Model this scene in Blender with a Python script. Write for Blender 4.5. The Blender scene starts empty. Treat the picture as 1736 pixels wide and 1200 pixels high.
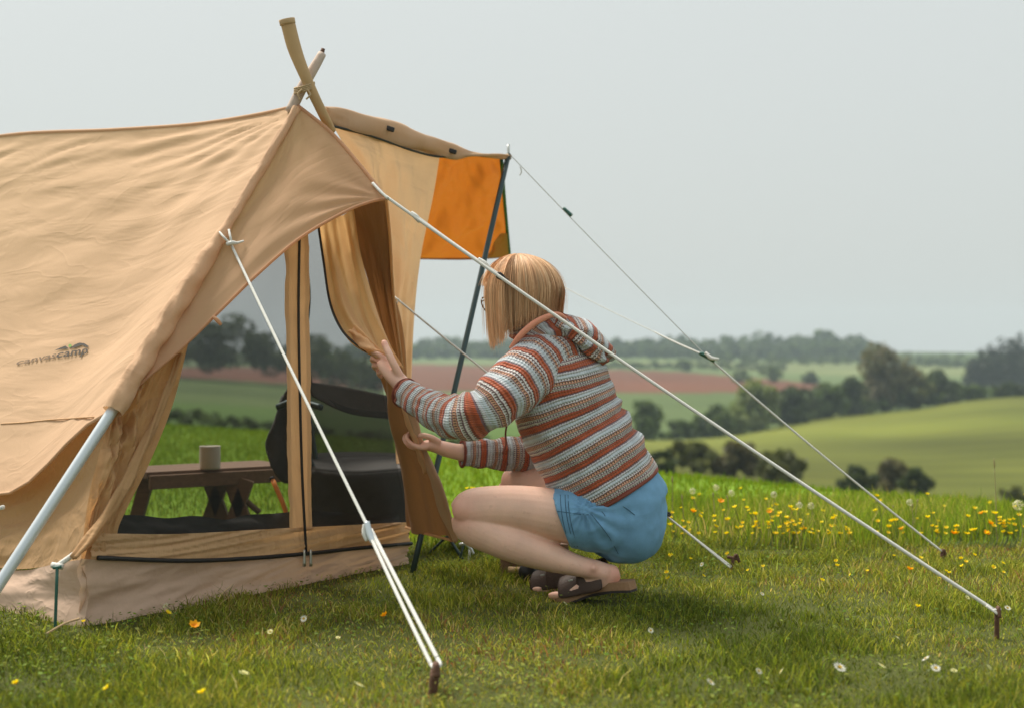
import bpy, bmesh, math, random
import numpy as np
from mathutils import Vector, Matrix
from mathutils.bvhtree import BVHTree

random.seed(7)
rng = np.random.default_rng(7)
R = math.radians
scene = bpy.context.scene
COL = scene.collection

# ------------------------------------------------------------------ camera
CAM_H, FPX, CX, CY = 0.70, 2411.0, 868.0, 600.0
cam_data = bpy.data.cameras.new('camera')
cam = bpy.data.objects.new('camera', cam_data)
COL.objects.link(cam)
cam.location = (0, 0, CAM_H)
cam.rotation_euler = (R(90), 0, 0)
cam_data.sensor_width = 36.0
cam_data.lens = 50.0
cam_data.clip_start = 0.05
cam_data.clip_end = 6000
cam_data.dof.use_dof = True
cam_data.dof.focus_distance = 4.05
cam_data.dof.aperture_fstop = 2.7
scene.camera = cam

# ------------------------------------------------------------------ sky, sun, exposure
SUN_EL, SUN_TRAVEL = 56.0, Vector((0.72, -0.69, 0)).normalized()
world = bpy.data.worlds.new('World')
scene.world = world
world.use_nodes = True
wn, wl = world.node_tree.nodes, world.node_tree.links
wn.clear()
w_out = wn.new('ShaderNodeOutputWorld')
w_sky = wn.new('ShaderNodeTexSky')
w_sky.sky_type = 'NISHITA'
w_sky.sun_disc = False
w_sky.sun_elevation = R(SUN_EL)
_to_sun = -SUN_TRAVEL
w_sky.sun_rotation = math.atan2(_to_sun.x, _to_sun.y)
w_sky.air_density, w_sky.dust_density, w_sky.ozone_density = 1.0, 6.0, 1.0
w_bg1 = wn.new('ShaderNodeBackground'); w_bg1.inputs['Strength'].default_value = 0.08
w_bg2 = wn.new('ShaderNodeBackground')                       # the even veil of high cloud
w_bg2.inputs['Color'].default_value = (0.458, 0.482, 0.468, 1)
w_bg2.inputs['Strength'].default_value = 1.0
# veiled sky grows a little brighter towards the zenith, as in the photograph
w_tc = wn.new('ShaderNodeTexCoord'); w_sp = wn.new('ShaderNodeSeparateXYZ'); w_ma = wn.new('ShaderNodeMath'); w_ma.operation = 'MULTIPLY_ADD'; w_mx0 = wn.new('ShaderNodeMath'); w_mx0.operation = 'MAXIMUM'
wl.new(w_tc.outputs['Generated'], w_sp.inputs[0]); wl.new(w_sp.outputs[2], w_mx0.inputs[0]); w_mx0.inputs[1].default_value = 0.0
wl.new(w_mx0.outputs[0], w_ma.inputs[0]); w_ma.inputs[1].default_value = 0.45; w_ma.inputs[2].default_value = 1.0
wl.new(w_ma.outputs[0], w_bg2.inputs['Strength'])
w_mix = wn.new('ShaderNodeMixShader'); w_mix.inputs[0].default_value = 0.86
wl.new(w_sky.outputs[0], w_bg1.inputs['Color'])
wl.new(w_bg1.outputs[0], w_mix.inputs[1]); wl.new(w_bg2.outputs[0], w_mix.inputs[2])
wl.new(w_mix.outputs[0], w_out.inputs['Surface'])

sun_data = bpy.data.lights.new('sun', 'SUN')
sun_data.energy = 3.9
sun_data.angle = R(20)
sun_data.color = (1.0, 0.93, 0.82)
sun = bpy.data.objects.new('sun', sun_data)
COL.objects.link(sun)
_trav = Vector((SUN_TRAVEL.x*math.cos(R(SUN_EL)), SUN_TRAVEL.y*math.cos(R(SUN_EL)), -math.sin(R(SUN_EL))))
sun.rotation_euler = _trav.to_track_quat('-Z', 'Y').to_euler()
sun.location = (-20, 10, 20)

scene.view_settings.view_transform = 'Standard'
scene.view_settings.look = 'None'
scene.view_settings.exposure = 0.55
scene.view_settings.gamma = 1.0
scene.view_settings.use_curve_mapping = False
scene.render.engine = 'CYCLES'
scene.cycles.max_bounces = 8
scene.cycles.transparent_max_bounces = 12
scene.cycles.volume_bounces = 0
scene.cycles.use_denoising = True

# ------------------------------------------------------------------ helpers
def P(px, py, Y):
    """a place in the world, Y metres ahead of the photographer"""
    return Vector(((px-CX)/FPX*Y, Y, CAM_H+(CY-py)/FPX*Y))

def tag(o, label=None, cat=None, group=None, kind=None):
    if label: o['label'] = label
    if cat: o['category'] = cat
    if group: o['group'] = group
    if kind: o['kind'] = kind
    return o

def empty(name, loc=(0, 0, 0)):
    o = bpy.data.objects.new(name, None)
    o.empty_display_size = 0.1
    COL.objects.link(o); o.location = loc
    return o

def link(name, me, mats=None, parent=None, smooth=True):
    if mats is not None:
        for m in (mats if isinstance(mats, (list, tuple)) else [mats]):
            me.materials.append(m)
    if smooth and len(me.polygons):
        me.polygons.foreach_set('use_smooth', np.ones(len(me.polygons), dtype=bool))
    o = bpy.data.objects.new(name, me)
    COL.objects.link(o)
    if parent is not None:
        o.parent = parent
        o.matrix_parent_inverse = Matrix.Translation(-parent.location) if parent.type == 'EMPTY' and parent.parent is None else Matrix()
        if parent.type == 'EMPTY' and parent.rotation_euler.z:
            o.matrix_parent_inverse = (Matrix.Translation(parent.location) @ parent.rotation_euler.to_matrix().to_4x4()).inverted()
    return o

def child(o, parent):
    o.parent = parent
    return o

# ---- numpy value noise
def _hash(ix, iy, iz, seed):
    h = (ix*374761393 + iy*668265263 + iz*2147483647 + seed*1274126177) & 0xffffffff
    h = ((h ^ (h >> 13))*1274126177) & 0xffffffff
    return ((h ^ (h >> 16)) & 0xffff)/32768.0 - 1.0

def vnoise(p, seed=0):
    p = np.asarray(p, dtype=float)
    i = np.floor(p).astype(np.int64); f = p-i
    f = f*f*f*(f*(f*6-15)+10)
    r = 0
    for dx in (0, 1):
        wx = f[..., 0] if dx else 1-f[..., 0]
        for dy in (0, 1):
            wy = f[..., 1] if dy else 1-f[..., 1]
            for dz in (0, 1):
                wz = f[..., 2] if dz else 1-f[..., 2]
                r = r + wx*wy*wz*_hash(i[..., 0]+dx, i[..., 1]+dy, i[..., 2]+dz, seed)
    return r

def fbm(p, octv=3, seed=0):
    p = np.asarray(p, dtype=float)
    r, a = 0, 1.0
    for k in range(octv):
        r = r + a*vnoise(p*(2.03**k), seed+k*17); a *= 0.5
    return r

def catmull(pts, n):
    """n points along a smooth curve through pts, even in parameter length"""
    p = np.array([tuple(q) for q in pts], dtype=float)
    if len(p) == 2:
        t = np.linspace(0, 1, n)[:, None]
        return p[0]*(1-t)+p[1]*t
    d = np.r_[0, np.cumsum(np.sqrt(((p[1:, :3]-p[:-1, :3])**2).sum(1))+1e-9)]
    d /= d[-1]
    m = np.zeros_like(p)
    for k in range(len(p)):
        a, b = max(k-1, 0), min(k+1, len(p)-1)
        m[k] = (p[b]-p[a])/(d[b]-d[a])
    out = []
    for t in np.linspace(0, 1, n):
        k = min(max(np.searchsorted(d, t, side='right')-1, 0), len(p)-2)
        h = d[k+1]-d[k]; s = (t-d[k])/h
        out.append((2*s**3-3*s**2+1)*p[k]+(s**3-2*s**2+s)*h*m[k]+(-2*s**3+3*s**2)*p[k+1]+(s**3-s**2)*h*m[k+1])
    return np.array(out)

def grid_mesh(name, V, closed_u=False, uv=None, flip=False):
    """V: (nv, nu, 3) grid -> mesh with uv (nv, nu[+1], 2)"""
    nv, nu = V.shape[:2]
    idx = np.arange(nv*nu).reshape(nv, nu)
    if closed_u:
        a = idx[:-1]; b = np.roll(idx, -1, 1)[:-1]; c = np.roll(idx, -1, 1)[1:]; d = idx[1:]
        cu0 = np.tile(np.arange(nu), (nv-1, 1)); cu1 = cu0+1
    else:
        a = idx[:-1, :-1]; b = idx[:-1, 1:]; c = idx[1:, 1:]; d = idx[1:, :-1]
        cu0 = np.tile(np.arange(nu-1), (nv-1, 1)); cu1 = cu0+1
    rows0 = np.tile(np.arange(nv-1)[:, None], (1, cu0.shape[1])); rows1 = rows0+1
    F = np.stack([a, b, c, d], -1).reshape(-1, 4)
    cu = np.stack([cu0, cu1, cu1, cu0], -1).reshape(-1, 4)
    rv = np.stack([rows0, rows0, rows1, rows1], -1).reshape(-1, 4)
    if flip:
        F, cu, rv = F[:, ::-1], cu[:, ::-1], rv[:, ::-1]
    me = bpy.data.meshes.new(name)
    raw_mesh(me, V.reshape(-1, 3), F)
    if uv is not None:
        l = me.uv_layers.new(name='UVMap')
        U = uv[rv.reshape(-1), cu.reshape(-1)]
        l.data.foreach_set('uv', np.ascontiguousarray(U, dtype=np.float32).reshape(-1))
    return me

def raw_mesh(me, V, F):
    V = np.ascontiguousarray(V, dtype=np.float32); F = np.ascontiguousarray(F, dtype=np.int32)
    k = F.shape[1]
    me.vertices.add(len(V)); me.vertices.foreach_set('co', V.reshape(-1))
    me.loops.add(F.size); me.loops.foreach_set('vertex_index', F.reshape(-1))
    me.polygons.add(len(F)); me.polygons.foreach_set('loop_start', np.arange(0, F.size, k, dtype=np.int32))
    me.update(calc_edges=True)
    return me

def set_col(me, C):
    a = me.color_attributes.new('Col', 'FLOAT_COLOR', 'POINT')
    C = np.concatenate([C, np.ones((len(C), 1))], 1) if C.shape[1] == 3 else C
    a.data.foreach_set('color', np.ascontiguousarray(C, dtype=np.float32).reshape(-1))

def normals_of(V):
    du = np.gradient(V, axis=1); dv = np.gradient(V, axis=0)
    n = np.cross(du, dv)
    return n/(np.linalg.norm(n, axis=-1, keepdims=True)+1e-9)

def coons(top, bottom, left, right, nu=60, nv=50, disp=None):
    c0, c1 = catmull(top, nu), catmull(bottom, nu)
    d0, d1 = catmull(left, nv), catmull(right, nv)
    t = np.linspace(0, 1, nv)[:, None]
    d0 = d0+(c0[0]-d0[0])*(1-t)+(c1[0]-d0[-1])*t
    d1 = d1+(c0[-1]-d1[0])*(1-t)+(c1[-1]-d1[-1])*t
    u = np.linspace(0, 1, nu)[None, :, None]; v = np.linspace(0, 1, nv)[:, None, None]
    S = (1-v)*c0[None]+v*c1[None]+(1-u)*d0[:, None]+u*d1[:, None] \
        - ((1-u)*(1-v)*c0[0]+u*(1-v)*c0[-1]+(1-u)*v*c1[0]+u*v*c1[-1])
    UU, VV = np.meshgrid(np.linspace(0, 1, nu), np.linspace(0, 1, nv))
    if disp is not None:
        S = S+normals_of(S)*disp(UU, VV, S)[..., None]
    lu = np.linalg.norm(np.diff(c0, axis=0), axis=1).sum()*.5+np.linalg.norm(np.diff(c1, axis=0), axis=1).sum()*.5
    lv = np.linalg.norm(np.diff(d0, axis=0), axis=1).sum()*.5+np.linalg.norm(np.diff(d1, axis=0), axis=1).sum()*.5
    return S, np.stack([UU*lu, VV*lv], -1)

def sheet(name, top, bottom, left, right, mat, parent, nu=60, nv=50, disp=None, thick=0.0):
    S, uv = coons(top, bottom, left, right, nu, nv, disp)
    o = link(name, grid_mesh(name, S, uv=uv), mat, parent)
    if thick:
        md = o.modifiers.new('thickness', 'SOLIDIFY'); md.thickness = thick; md.offset = 0
    return o

def loft_grid(ctrl, ring=24, n=40, ref=(0, 0, 1), disp=None, cap=True, power=2.0):
    """ctrl: (x,y,z,r1,r2) rows; r1 lies along ref (made square to the path), r2 across it"""
    C = catmull([tuple(c) if len(c) == 5 else tuple(c)+(c[3],) for c in ctrl], n)
    T = np.gradient(C[:, :3], axis=0); T /= np.linalg.norm(T, axis=1, keepdims=True)+1e-9
    ref = np.array(ref, dtype=float)
    if ref.ndim == 1: ref = np.tile(ref, (n, 1))
    N1 = ref-(ref*T).sum(1, keepdims=True)*T
    N1 /= np.linalg.norm(N1, axis=1, keepdims=True)+1e-9
    N2 = np.cross(T, N1)
    a = np.linspace(0, 2*math.pi, ring, endpoint=False)
    ca = np.sign(np.cos(a))*np.abs(np.cos(a))**(2/power); sa = np.sign(np.sin(a))*np.abs(np.sin(a))**(2/power)
    V = C[:, None, :3]+C[:, 3][:, None, None]*ca[None, :, None]*N1[:, None]+C[:, 4][:, None, None]*sa[None, :, None]*N2[:, None]
    arc = np.r_[0, np.cumsum(np.linalg.norm(np.diff(C[:, :3], axis=0), axis=1))]
    uv = np.zeros((n, ring+1, 2))
    uv[..., 0] = np.linspace(0, 1, ring+1)[None]*2*math.pi*np.mean((C[:, 3]+C[:, 4])/2)
    uv[..., 1] = arc[:, None]
    if disp is not None:
        cen = C[:, None, :3]
        d = V-cen; d /= np.linalg.norm(d, axis=-1, keepdims=True)+1e-9
        A, Tt = np.meshgrid(a, np.linspace(0, 1, n))
        V = V+d*disp(A, Tt, V)[..., None]
    return V, uv, C

def loft(name, ctrl, mat, parent, ring=24, n=40, ref=(0, 0, 1), disp=None, cap=True, power=2.0):
    V, uv, C = loft_grid(ctrl, ring, n, ref, disp, power=power)
    me = grid_mesh(name, V, True, uv)
    if cap: cap_ends(me, ring, n)
    return link(name, me, mat, parent)

def cap_ends(me, ring, n):
    bm = bmesh.new(); bm.from_mesh(me); bm.verts.ensure_lookup_table()
    try:
        bm.faces.new([bm.verts[k] for k in range(ring)][::-1])
        bm.faces.new([bm.verts[(n-1)*ring+k] for k in range(ring)])
    except ValueError:
        pass
    bmesh.ops.recalc_face_normals(bm, faces=bm.faces[:])
    bm.to_mesh(me); bm.free()

def tube(name, pts, r, mat, parent=None, ring=10, n=None, cap=True):
    pts = [tuple(p)[:3] for p in pts]
    rs = r if isinstance(r, (list, tuple)) else [r]*len(pts)
    n = n or max(2, (len(pts)-1)*8+1)
    d = Vector(pts[-1])-Vector(pts[0])
    ref = (0, 0, 1) if abs(d.normalized().z) < .9 else (1, 0, 0)
    return loft(name, [p+(q, q) for p, q in zip(pts, rs)], mat, parent, ring, n, ref, cap=cap)

def box_bm(bm, c, s, rot=None, bevel=0.0):
    m = Matrix.Translation(c) @ (rot.to_4x4() if rot else Matrix()) @ Matrix.Diagonal((s[0], s[1], s[2], 1))
    r = bmesh.ops.create_cube(bm, size=1, matrix=m)
    if bevel:
        ed = list({e for v in r['verts'] for e in v.link_edges})
        bmesh.ops.bevel(bm, geom=ed, offset=bevel, segments=2, affect='EDGES', profile=.6)

def box(name, c, s, mat, parent=None, rot=None, bevel=0.003):
    bm = bmesh.new(); box_bm(bm, Vector(c), s, rot, bevel)
    me = bpy.data.meshes.new(name); bm.to_mesh(me); bm.free()
    return link(name, me, mat, parent, smooth=False)

# ------------------------------------------------------------------ materials
def nodes_of(m):
    m.use_nodes = True
    nt = m.node_tree; nt.nodes.clear()
    return nt.nodes, nt.links

def N(nt, typ, **kw):
    n = nt.new(typ)
    for k, v in kw.items():
        if k in ('operation', 'data_type', 'blend_type', 'interpolation', 'wave_type', 'feature', 'attribute_name', 'noise_dimensions', 'bands_direction', 'clamp'):
            setattr(n, k, v)
        else:
            n.inputs[k].default_value = v
    return n

def mixcol(nt, lk, fac, a, b, blend='MIX'):
    m = nt.new('ShaderNodeMix'); m.data_type = 'RGBA'; m.blend_type = blend
    for sock, val in ((m.inputs[0], fac), (m.inputs[6], a), (m.inputs[7], b)):
        if hasattr(val, 'is_output') or isinstance(val, bpy.types.NodeSocket): lk.new(val, sock)
        elif isinstance(val, (int, float)): sock.default_value = val
        else: sock.default_value = tuple(val)+((1,) if len(val) == 3 else ())
    return m.outputs[2]

def mathn(nt, lk, op, a, b=None, c=None):
    m = nt.new('ShaderNodeMath'); m.operation = op
    for sock, val in zip(m.inputs, (a, b, c)):
        if val is None: continue
        if isinstance(val, bpy.types.NodeSocket): lk.new(val, sock)
        else: sock.default_value = val
    return m.outputs[0]

def plain(name, col, rough=.7, metal=0.0, var=0.15, vscale=12.0, bump=0.0, bscale=60.0, coord='Object', stretch=(1, 1, 1), sss=0.0, coat=0.0):
    m = bpy.data.materials.new(name)
    nt, lk = nodes_of(m)
    out = nt.new('ShaderNodeOutputMaterial'); b = nt.new('ShaderNodeBsdfPrincipled')
    lk.new(b.outputs[0], out.inputs[0])
    tc = nt.new('ShaderNodeTexCoord'); mp = nt.new('ShaderNodeMapping'); mp.inputs['Scale'].default_value = stretch
    lk.new(tc.outputs[coord], mp.inputs[0])
    no = N(nt, 'ShaderNodeTexNoise', Scale=vscale, Detail=5.0); lk.new(mp.outputs[0], no.inputs['Vector'])
    lo = tuple(c*(1-var) for c in col); hi = tuple(min(1, c*(1+var)) for c in col)
    lk.new(mixcol(nt, lk, no.outputs[0], lo, hi), b.inputs['Base Color'])
    b.inputs['Roughness'].default_value = rough; b.inputs['Metallic'].default_value = metal
    if coat: b.inputs['Coat Weight'].default_value = coat
    if sss:
        b.inputs['Subsurface Weight'].default_value = sss
        b.inputs['Subsurface Radius'].default_value = (.010, .004, .002)
        b.inputs['Subsurface Scale'].default_value = 1.0
    if bump:
        n2 = N(nt, 'ShaderNodeTexNoise', Scale=bscale, Detail=4.0); lk.new(mp.outputs[0], n2.inputs['Vector'])
        bp = N(nt, 'ShaderNodeBump', Strength=bump, Distance=.004); lk.new(n2.outputs[0], bp.inputs['Height'])
        lk.new(bp.outputs[0], b.inputs['Normal'])
    return m

def canvas(name, col, trans_col, trans=.3, bump=.35, wr=(3.0, 14.0), mottling=.10):
    """woven cotton: diffuse cloth that lets some light through, soft creases and a fine weave"""
    m = bpy.data.materials.new(name)
    nt, lk = nodes_of(m)
    out = nt.new('ShaderNodeOutputMaterial')
    b = nt.new('ShaderNodeBsdfPrincipled'); b.inputs['Roughness'].default_value = .85
    b.inputs['Specular IOR Level'].default_value = .2
    b.inputs['Sheen Weight'].default_value = .08
    tr = nt.new('ShaderNodeBsdfTranslucent'); tr.inputs['Color'].default_value = trans_col+(1,)
    mx = nt.new('ShaderNodeMixShader'); mx.inputs[0].default_value = trans
    lk.new(b.outputs[0], mx.inputs[1]); lk.new(tr.outputs[0], mx.inputs[2]); lk.new(mx.outputs[0], out.inputs[0])
    tc = nt.new('ShaderNodeTexCoord')
    no = N(nt, 'ShaderNodeTexNoise', Scale=2.6, Detail=6.0, Roughness=.6); lk.new(tc.outputs['UV'], no.inputs['Vector'])
    fine = N(nt, 'ShaderNodeTexNoise', Scale=160.0, Detail=3.0); lk.new(tc.outputs['UV'], fine.inputs['Vector'])
    c1 = mixcol(nt, lk, no.outputs[0], tuple(c*(1-mottling) for c in col), tuple(min(1, c*(1+mottling)) for c in col))
    c2 = mixcol(nt, lk, fine.outputs[0], tuple([.93]*3), tuple([1.07]*3))
    lk.new(mixcol(nt, lk, 1.0, c1, c2, 'MULTIPLY'), b.inputs['Base Color'])
    mp = nt.new('ShaderNodeMapping'); mp.inputs['Scale'].default_value = (wr[0], wr[1], 1); mp.inputs['Rotation'].default_value = (0, 0, .35)
    lk.new(tc.outputs['UV'], mp.inputs[0])
    cr = N(nt, 'ShaderNodeTexNoise', Scale=1.0, Detail=3.0, Roughness=.5, Distortion=.7); lk.new(mp.outputs[0], cr.inputs['Vector'])
    wv = N(nt, 'ShaderNodeTexNoise', Scale=420.0, Detail=1.0); lk.new(tc.outputs['UV'], wv.inputs['Vector'])
    b0 = N(nt, 'ShaderNodeBump', Strength=bump, Distance=.03); lk.new(cr.outputs[0], b0.inputs['Height'])
    mp2 = nt.new('ShaderNodeMapping'); mp2.inputs['Scale'].default_value = (wr[0]*1.2, wr[1]*.8, 1); mp2.inputs['Rotation'].default_value = (0, 0, -.5); lk.new(tc.outputs['UV'], mp2.inputs[0])
    sh = N(nt, 'ShaderNodeTexNoise', Scale=1.3, Detail=2.0, Distortion=.9); lk.new(mp2.outputs[0], sh.inputs['Vector'])
    shp = mathn(nt, lk, 'POWER', mathn(nt, lk, 'SUBTRACT', 1.0, mathn(nt, lk, 'ABSOLUTE', mathn(nt, lk, 'MULTIPLY_ADD', sh.outputs[0], 4.0, -2.0))), 4.0)
    b1 = N(nt, 'ShaderNodeBump', Strength=bump*.5, Distance=.006); lk.new(shp, b1.inputs['Height']); lk.new(b0.outputs[0], b1.inputs['Normal'])
    b2 = N(nt, 'ShaderNodeBump', Strength=.18, Distance=.001); lk.new(wv.outputs[0], b2.inputs['Height']); lk.new(b1.outputs[0], b2.inputs['Normal'])
    lk.new(b2.outputs[0], b.inputs['Normal']); lk.new(b1.outputs[0], tr.inputs['Normal'])
    return m

def leafmat(name, trans=.35, rough=.6, spec=.3):
    m = bpy.data.materials.new(name)
    nt, lk = nodes_of(m)
    out = nt.new('ShaderNodeOutputMaterial')
    b = nt.new('ShaderNodeBsdfPrincipled'); b.inputs['Roughness'].default_value = rough; b.inputs['Specular IOR Level'].default_value = spec
    tr = nt.new('ShaderNodeBsdfTranslucent')
    at = N(nt, 'ShaderNodeVertexColor'); at.layer_name = 'Col'
    lk.new(at.outputs[0], b.inputs['Base Color'])
    lk.new(mixcol(nt, lk, 1.0, at.outputs[0], (1.25, 1.25, .6), 'MULTIPLY'), tr.inputs['Color'])
    mx = nt.new('ShaderNodeMixShader'); mx.inputs[0].default_value = trans
    lk.new(b.outputs[0], mx.inputs[1]); lk.new(tr.outputs[0], mx.inputs[2]); lk.new(mx.outputs[0], out.inputs[0])
    return m

M = {}
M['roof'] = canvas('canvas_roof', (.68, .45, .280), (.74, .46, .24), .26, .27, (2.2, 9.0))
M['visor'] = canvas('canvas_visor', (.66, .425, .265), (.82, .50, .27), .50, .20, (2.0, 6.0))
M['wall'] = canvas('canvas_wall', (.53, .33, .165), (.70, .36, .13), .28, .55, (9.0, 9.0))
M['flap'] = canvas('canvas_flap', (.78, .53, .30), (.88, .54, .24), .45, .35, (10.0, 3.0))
M['flap_shade'] = canvas('canvas_flap_shaded_side', (.33, .18, .085), (.42, .17, .05), .10, .35, (10.0, 3.0))  # darker copy of the flap canvas, its shade put into the base colour
M['band'] = canvas('canvas_band', (.62, .40, .22), (.7, .40, .18), .22, .35, (22.0, 5.0))
M['skirt'] = canvas('canvas_skirt', (.60, .425, .315), (.55, .36, .22), .14, .45, (5.0, 8.0))
M['awning'] = canvas('canvas_awning', (.40, .18, .05), (.56, .155, .016), .33, .35, (3.0, 7.0))
M['cheek'] = canvas('canvas_cheek', (.60, .415, .265), (.66, .42, .22), .28, .35, (3.0, 7.0))
M['black'] = plain('black_webbing', (.018, .017, .016), .6, var=.3, bump=.2, bscale=300)
M['steel'] = plain('galvanised_pole', (.62, .67, .70), .42, .45, var=.06, vscale=30)
M['darkpole'] = plain('dark_pole', (.035, .060, .062), .38, .4, var=.2, vscale=20)
M['greentrim'] = plain('green_trim', (.02, .10, .075), .5, var=.2)
M['rope'] = plain('white_cord', (.74, .73, .68), .75, var=.10, vscale=200, bump=.6, bscale=500)
M['ropethin'] = plain('pale_thin_cord', (.60, .61, .58), .75, var=.12, vscale=200, bump=.4, bscale=500)
M['ropetan'] = plain('tan_cord', (.46, .33, .18), .85, var=.2, vscale=200, bump=.6, bscale=400)
M['rust'] = plain('rusty_steel', (.12, .06, .035), .75, .3, var=.5, vscale=90, bump=.5, bscale=200)
M['wood'] = plain('old_wood', (.20, .115, .065), .75, var=.35, vscale=8, bump=.4, bscale=40, stretch=(1.5, 12, 12))
M['palewood'] = plain('pale_wood', (.50, .34, .18), .7, var=.25, vscale=10, bump=.3, bscale=60, stretch=(2, 12, 12))
M['polewood'] = plain('pole_sleeve', (.50, .33, .165), .8, var=.16, vscale=16, bump=.4, bscale=40)
M['greywood'] = plain('weathered_pole', (.50, .40, .33), .85, var=.2, vscale=20, bump=.4, bscale=40)
M['zinc'] = plain('zinc_pull', (.55, .56, .52), .35, .9, var=.1)
M['chair'] = plain('chair_fabric', (.050, .048, .045), .8, var=.35, vscale=40, bump=.3, bscale=250)
M['orange'] = plain('orange_stick', (.95, .30, .03), .5, var=.1)
M['enamel'] = plain('mug_clay', (.60, .55, .47), .5, var=.12, vscale=20)
M['rubber'] = plain('black_rubber', (.012, .012, .013), .55, var=.3)
M['skin'] = plain('skin', (.84, .53, .405), .5, var=.16, vscale=22, bump=.16, bscale=260, sss=.14)
def skin_mat():
    m = bpy.data.materials['skin']; nt, lk = m.node_tree.nodes, m.node_tree.links
    b = next(n for n in nt if n.type == 'BSDF_PRINCIPLED'); src = b.inputs['Base Color'].links[0].from_socket
    at = N(nt, 'ShaderNodeVertexColor'); at.layer_name = 'Col'
    tc = nt.new('ShaderNodeTexCoord'); no = N(nt, 'ShaderNodeTexNoise', Scale=55.0, Detail=4.0, Roughness=.7); lk.new(tc.outputs['Object'], no.inputs['Vector'])
    c = mixcol(nt, lk, mathn(nt, lk, 'MULTIPLY', at.outputs[0], .75), src, (.70, .30, .22))      # rosier knees, heels and knuckles
    c = mixcol(nt, lk, mathn(nt, lk, 'MULTIPLY', mathn(nt, lk, 'GREATER_THAN', no.outputs[0], .63), .22), c, (.50, .25, .17))   # freckles and blotches
    lk.new(c, b.inputs['Base Color'])
skin_mat()
M['denim'] = plain('blue_denim', (.185, .385, .60), .9, var=.30, vscale=26, bump=.7, bscale=520)
M['thread'] = plain('denim_seam', (.055, .13, .20), .85, var=.15)
M['leather'] = plain('brown_leather', (.055, .030, .020), .6, var=.3, vscale=40, bump=.3, bscale=200)
M['cork'] = plain('cork_sole', (.30, .17, .09), .85, var=.3, vscale=120, bump=.4, bscale=300)
M['solerub'] = plain('dark_sole', (.03, .022, .018), .8)
M['coral'] = plain('coral_knit', (.74, .31, .20), .9, var=.18, vscale=60, bump=.5, bscale=300)
M['rustknit'] = plain('rust_knit', (.20, .055, .035), .9, var=.2, vscale=80, bump=.5, bscale=300)
M['glasses'] = plain('glasses_frame', (.012, .016, .022), .25, var=.05)
M['white_eye'] = plain('eye_white', (.75, .72, .69), .3, var=.03)
M['iris'] = plain('eye_iris', (.06, .09, .10), .2, var=.1)
M['lip'] = plain('lip', (.48, .19, .16), .45, var=.08)
M['leaf'] = leafmat('tree_leaves', .30)
M['blade'] = leafmat('grass_blades', .42, .7, .08)
M['petal'] = leafmat('petals', .45, .5, .3)
M['bark'] = plain('bark', (.09, .07, .05), .9, var=.3, vscale=3, bump=.5, bscale=6)
M['print_dark'] = plain('print_dark', (.075, .065, .055), .85, var=.15)
M['print_brown'] = plain('print_brown', (.20, .135, .085), .85, var=.15)
M['print_green'] = plain('print_green', (.20, .34, .09), .85, var=.1)

def mesh_net(name, dens=.34):
    m = bpy.data.materials.new(name)
    nt, lk = nodes_of(m)
    out = nt.new('ShaderNodeOutputMaterial')
    d = nt.new('ShaderNodeBsdfDiffuse'); d.inputs['Color'].default_value = (.050, .052, .050, 1)
    t = nt.new('ShaderNodeBsdfTransparent')
    tc = nt.new('ShaderNodeTexCoord'); mp = nt.new('ShaderNodeMapping'); mp.inputs['Scale'].default_value = (380, 380, 1)
    lk.new(tc.outputs['UV'], mp.inputs[0])
    no = N(nt, 'ShaderNodeTexNoise', Scale=3.0, Detail=2.0); lk.new(tc.outputs['UV'], no.inputs['Vector'])
    ck = N(nt, 'ShaderNodeTexNoise', Scale=1.0, Detail=1.0); lk.new(mp.outputs[0], ck.inputs['Vector'])
    f = mathn(nt, lk, 'MULTIPLY_ADD', no.outputs[0], .12, dens)
    f = mathn(nt, lk, 'MULTIPLY_ADD', ck.outputs[0], .26, f)
    mx = nt.new('ShaderNodeMixShader'); lk.new(f, mx.inputs[0])
    lk.new(t.outputs[0], mx.inputs[1]); lk.new(d.outputs[0], mx.inputs[2]); lk.new(mx.outputs[0], out.inputs[0])
    return m
M['net'] = mesh_net('insect_net')

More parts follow.
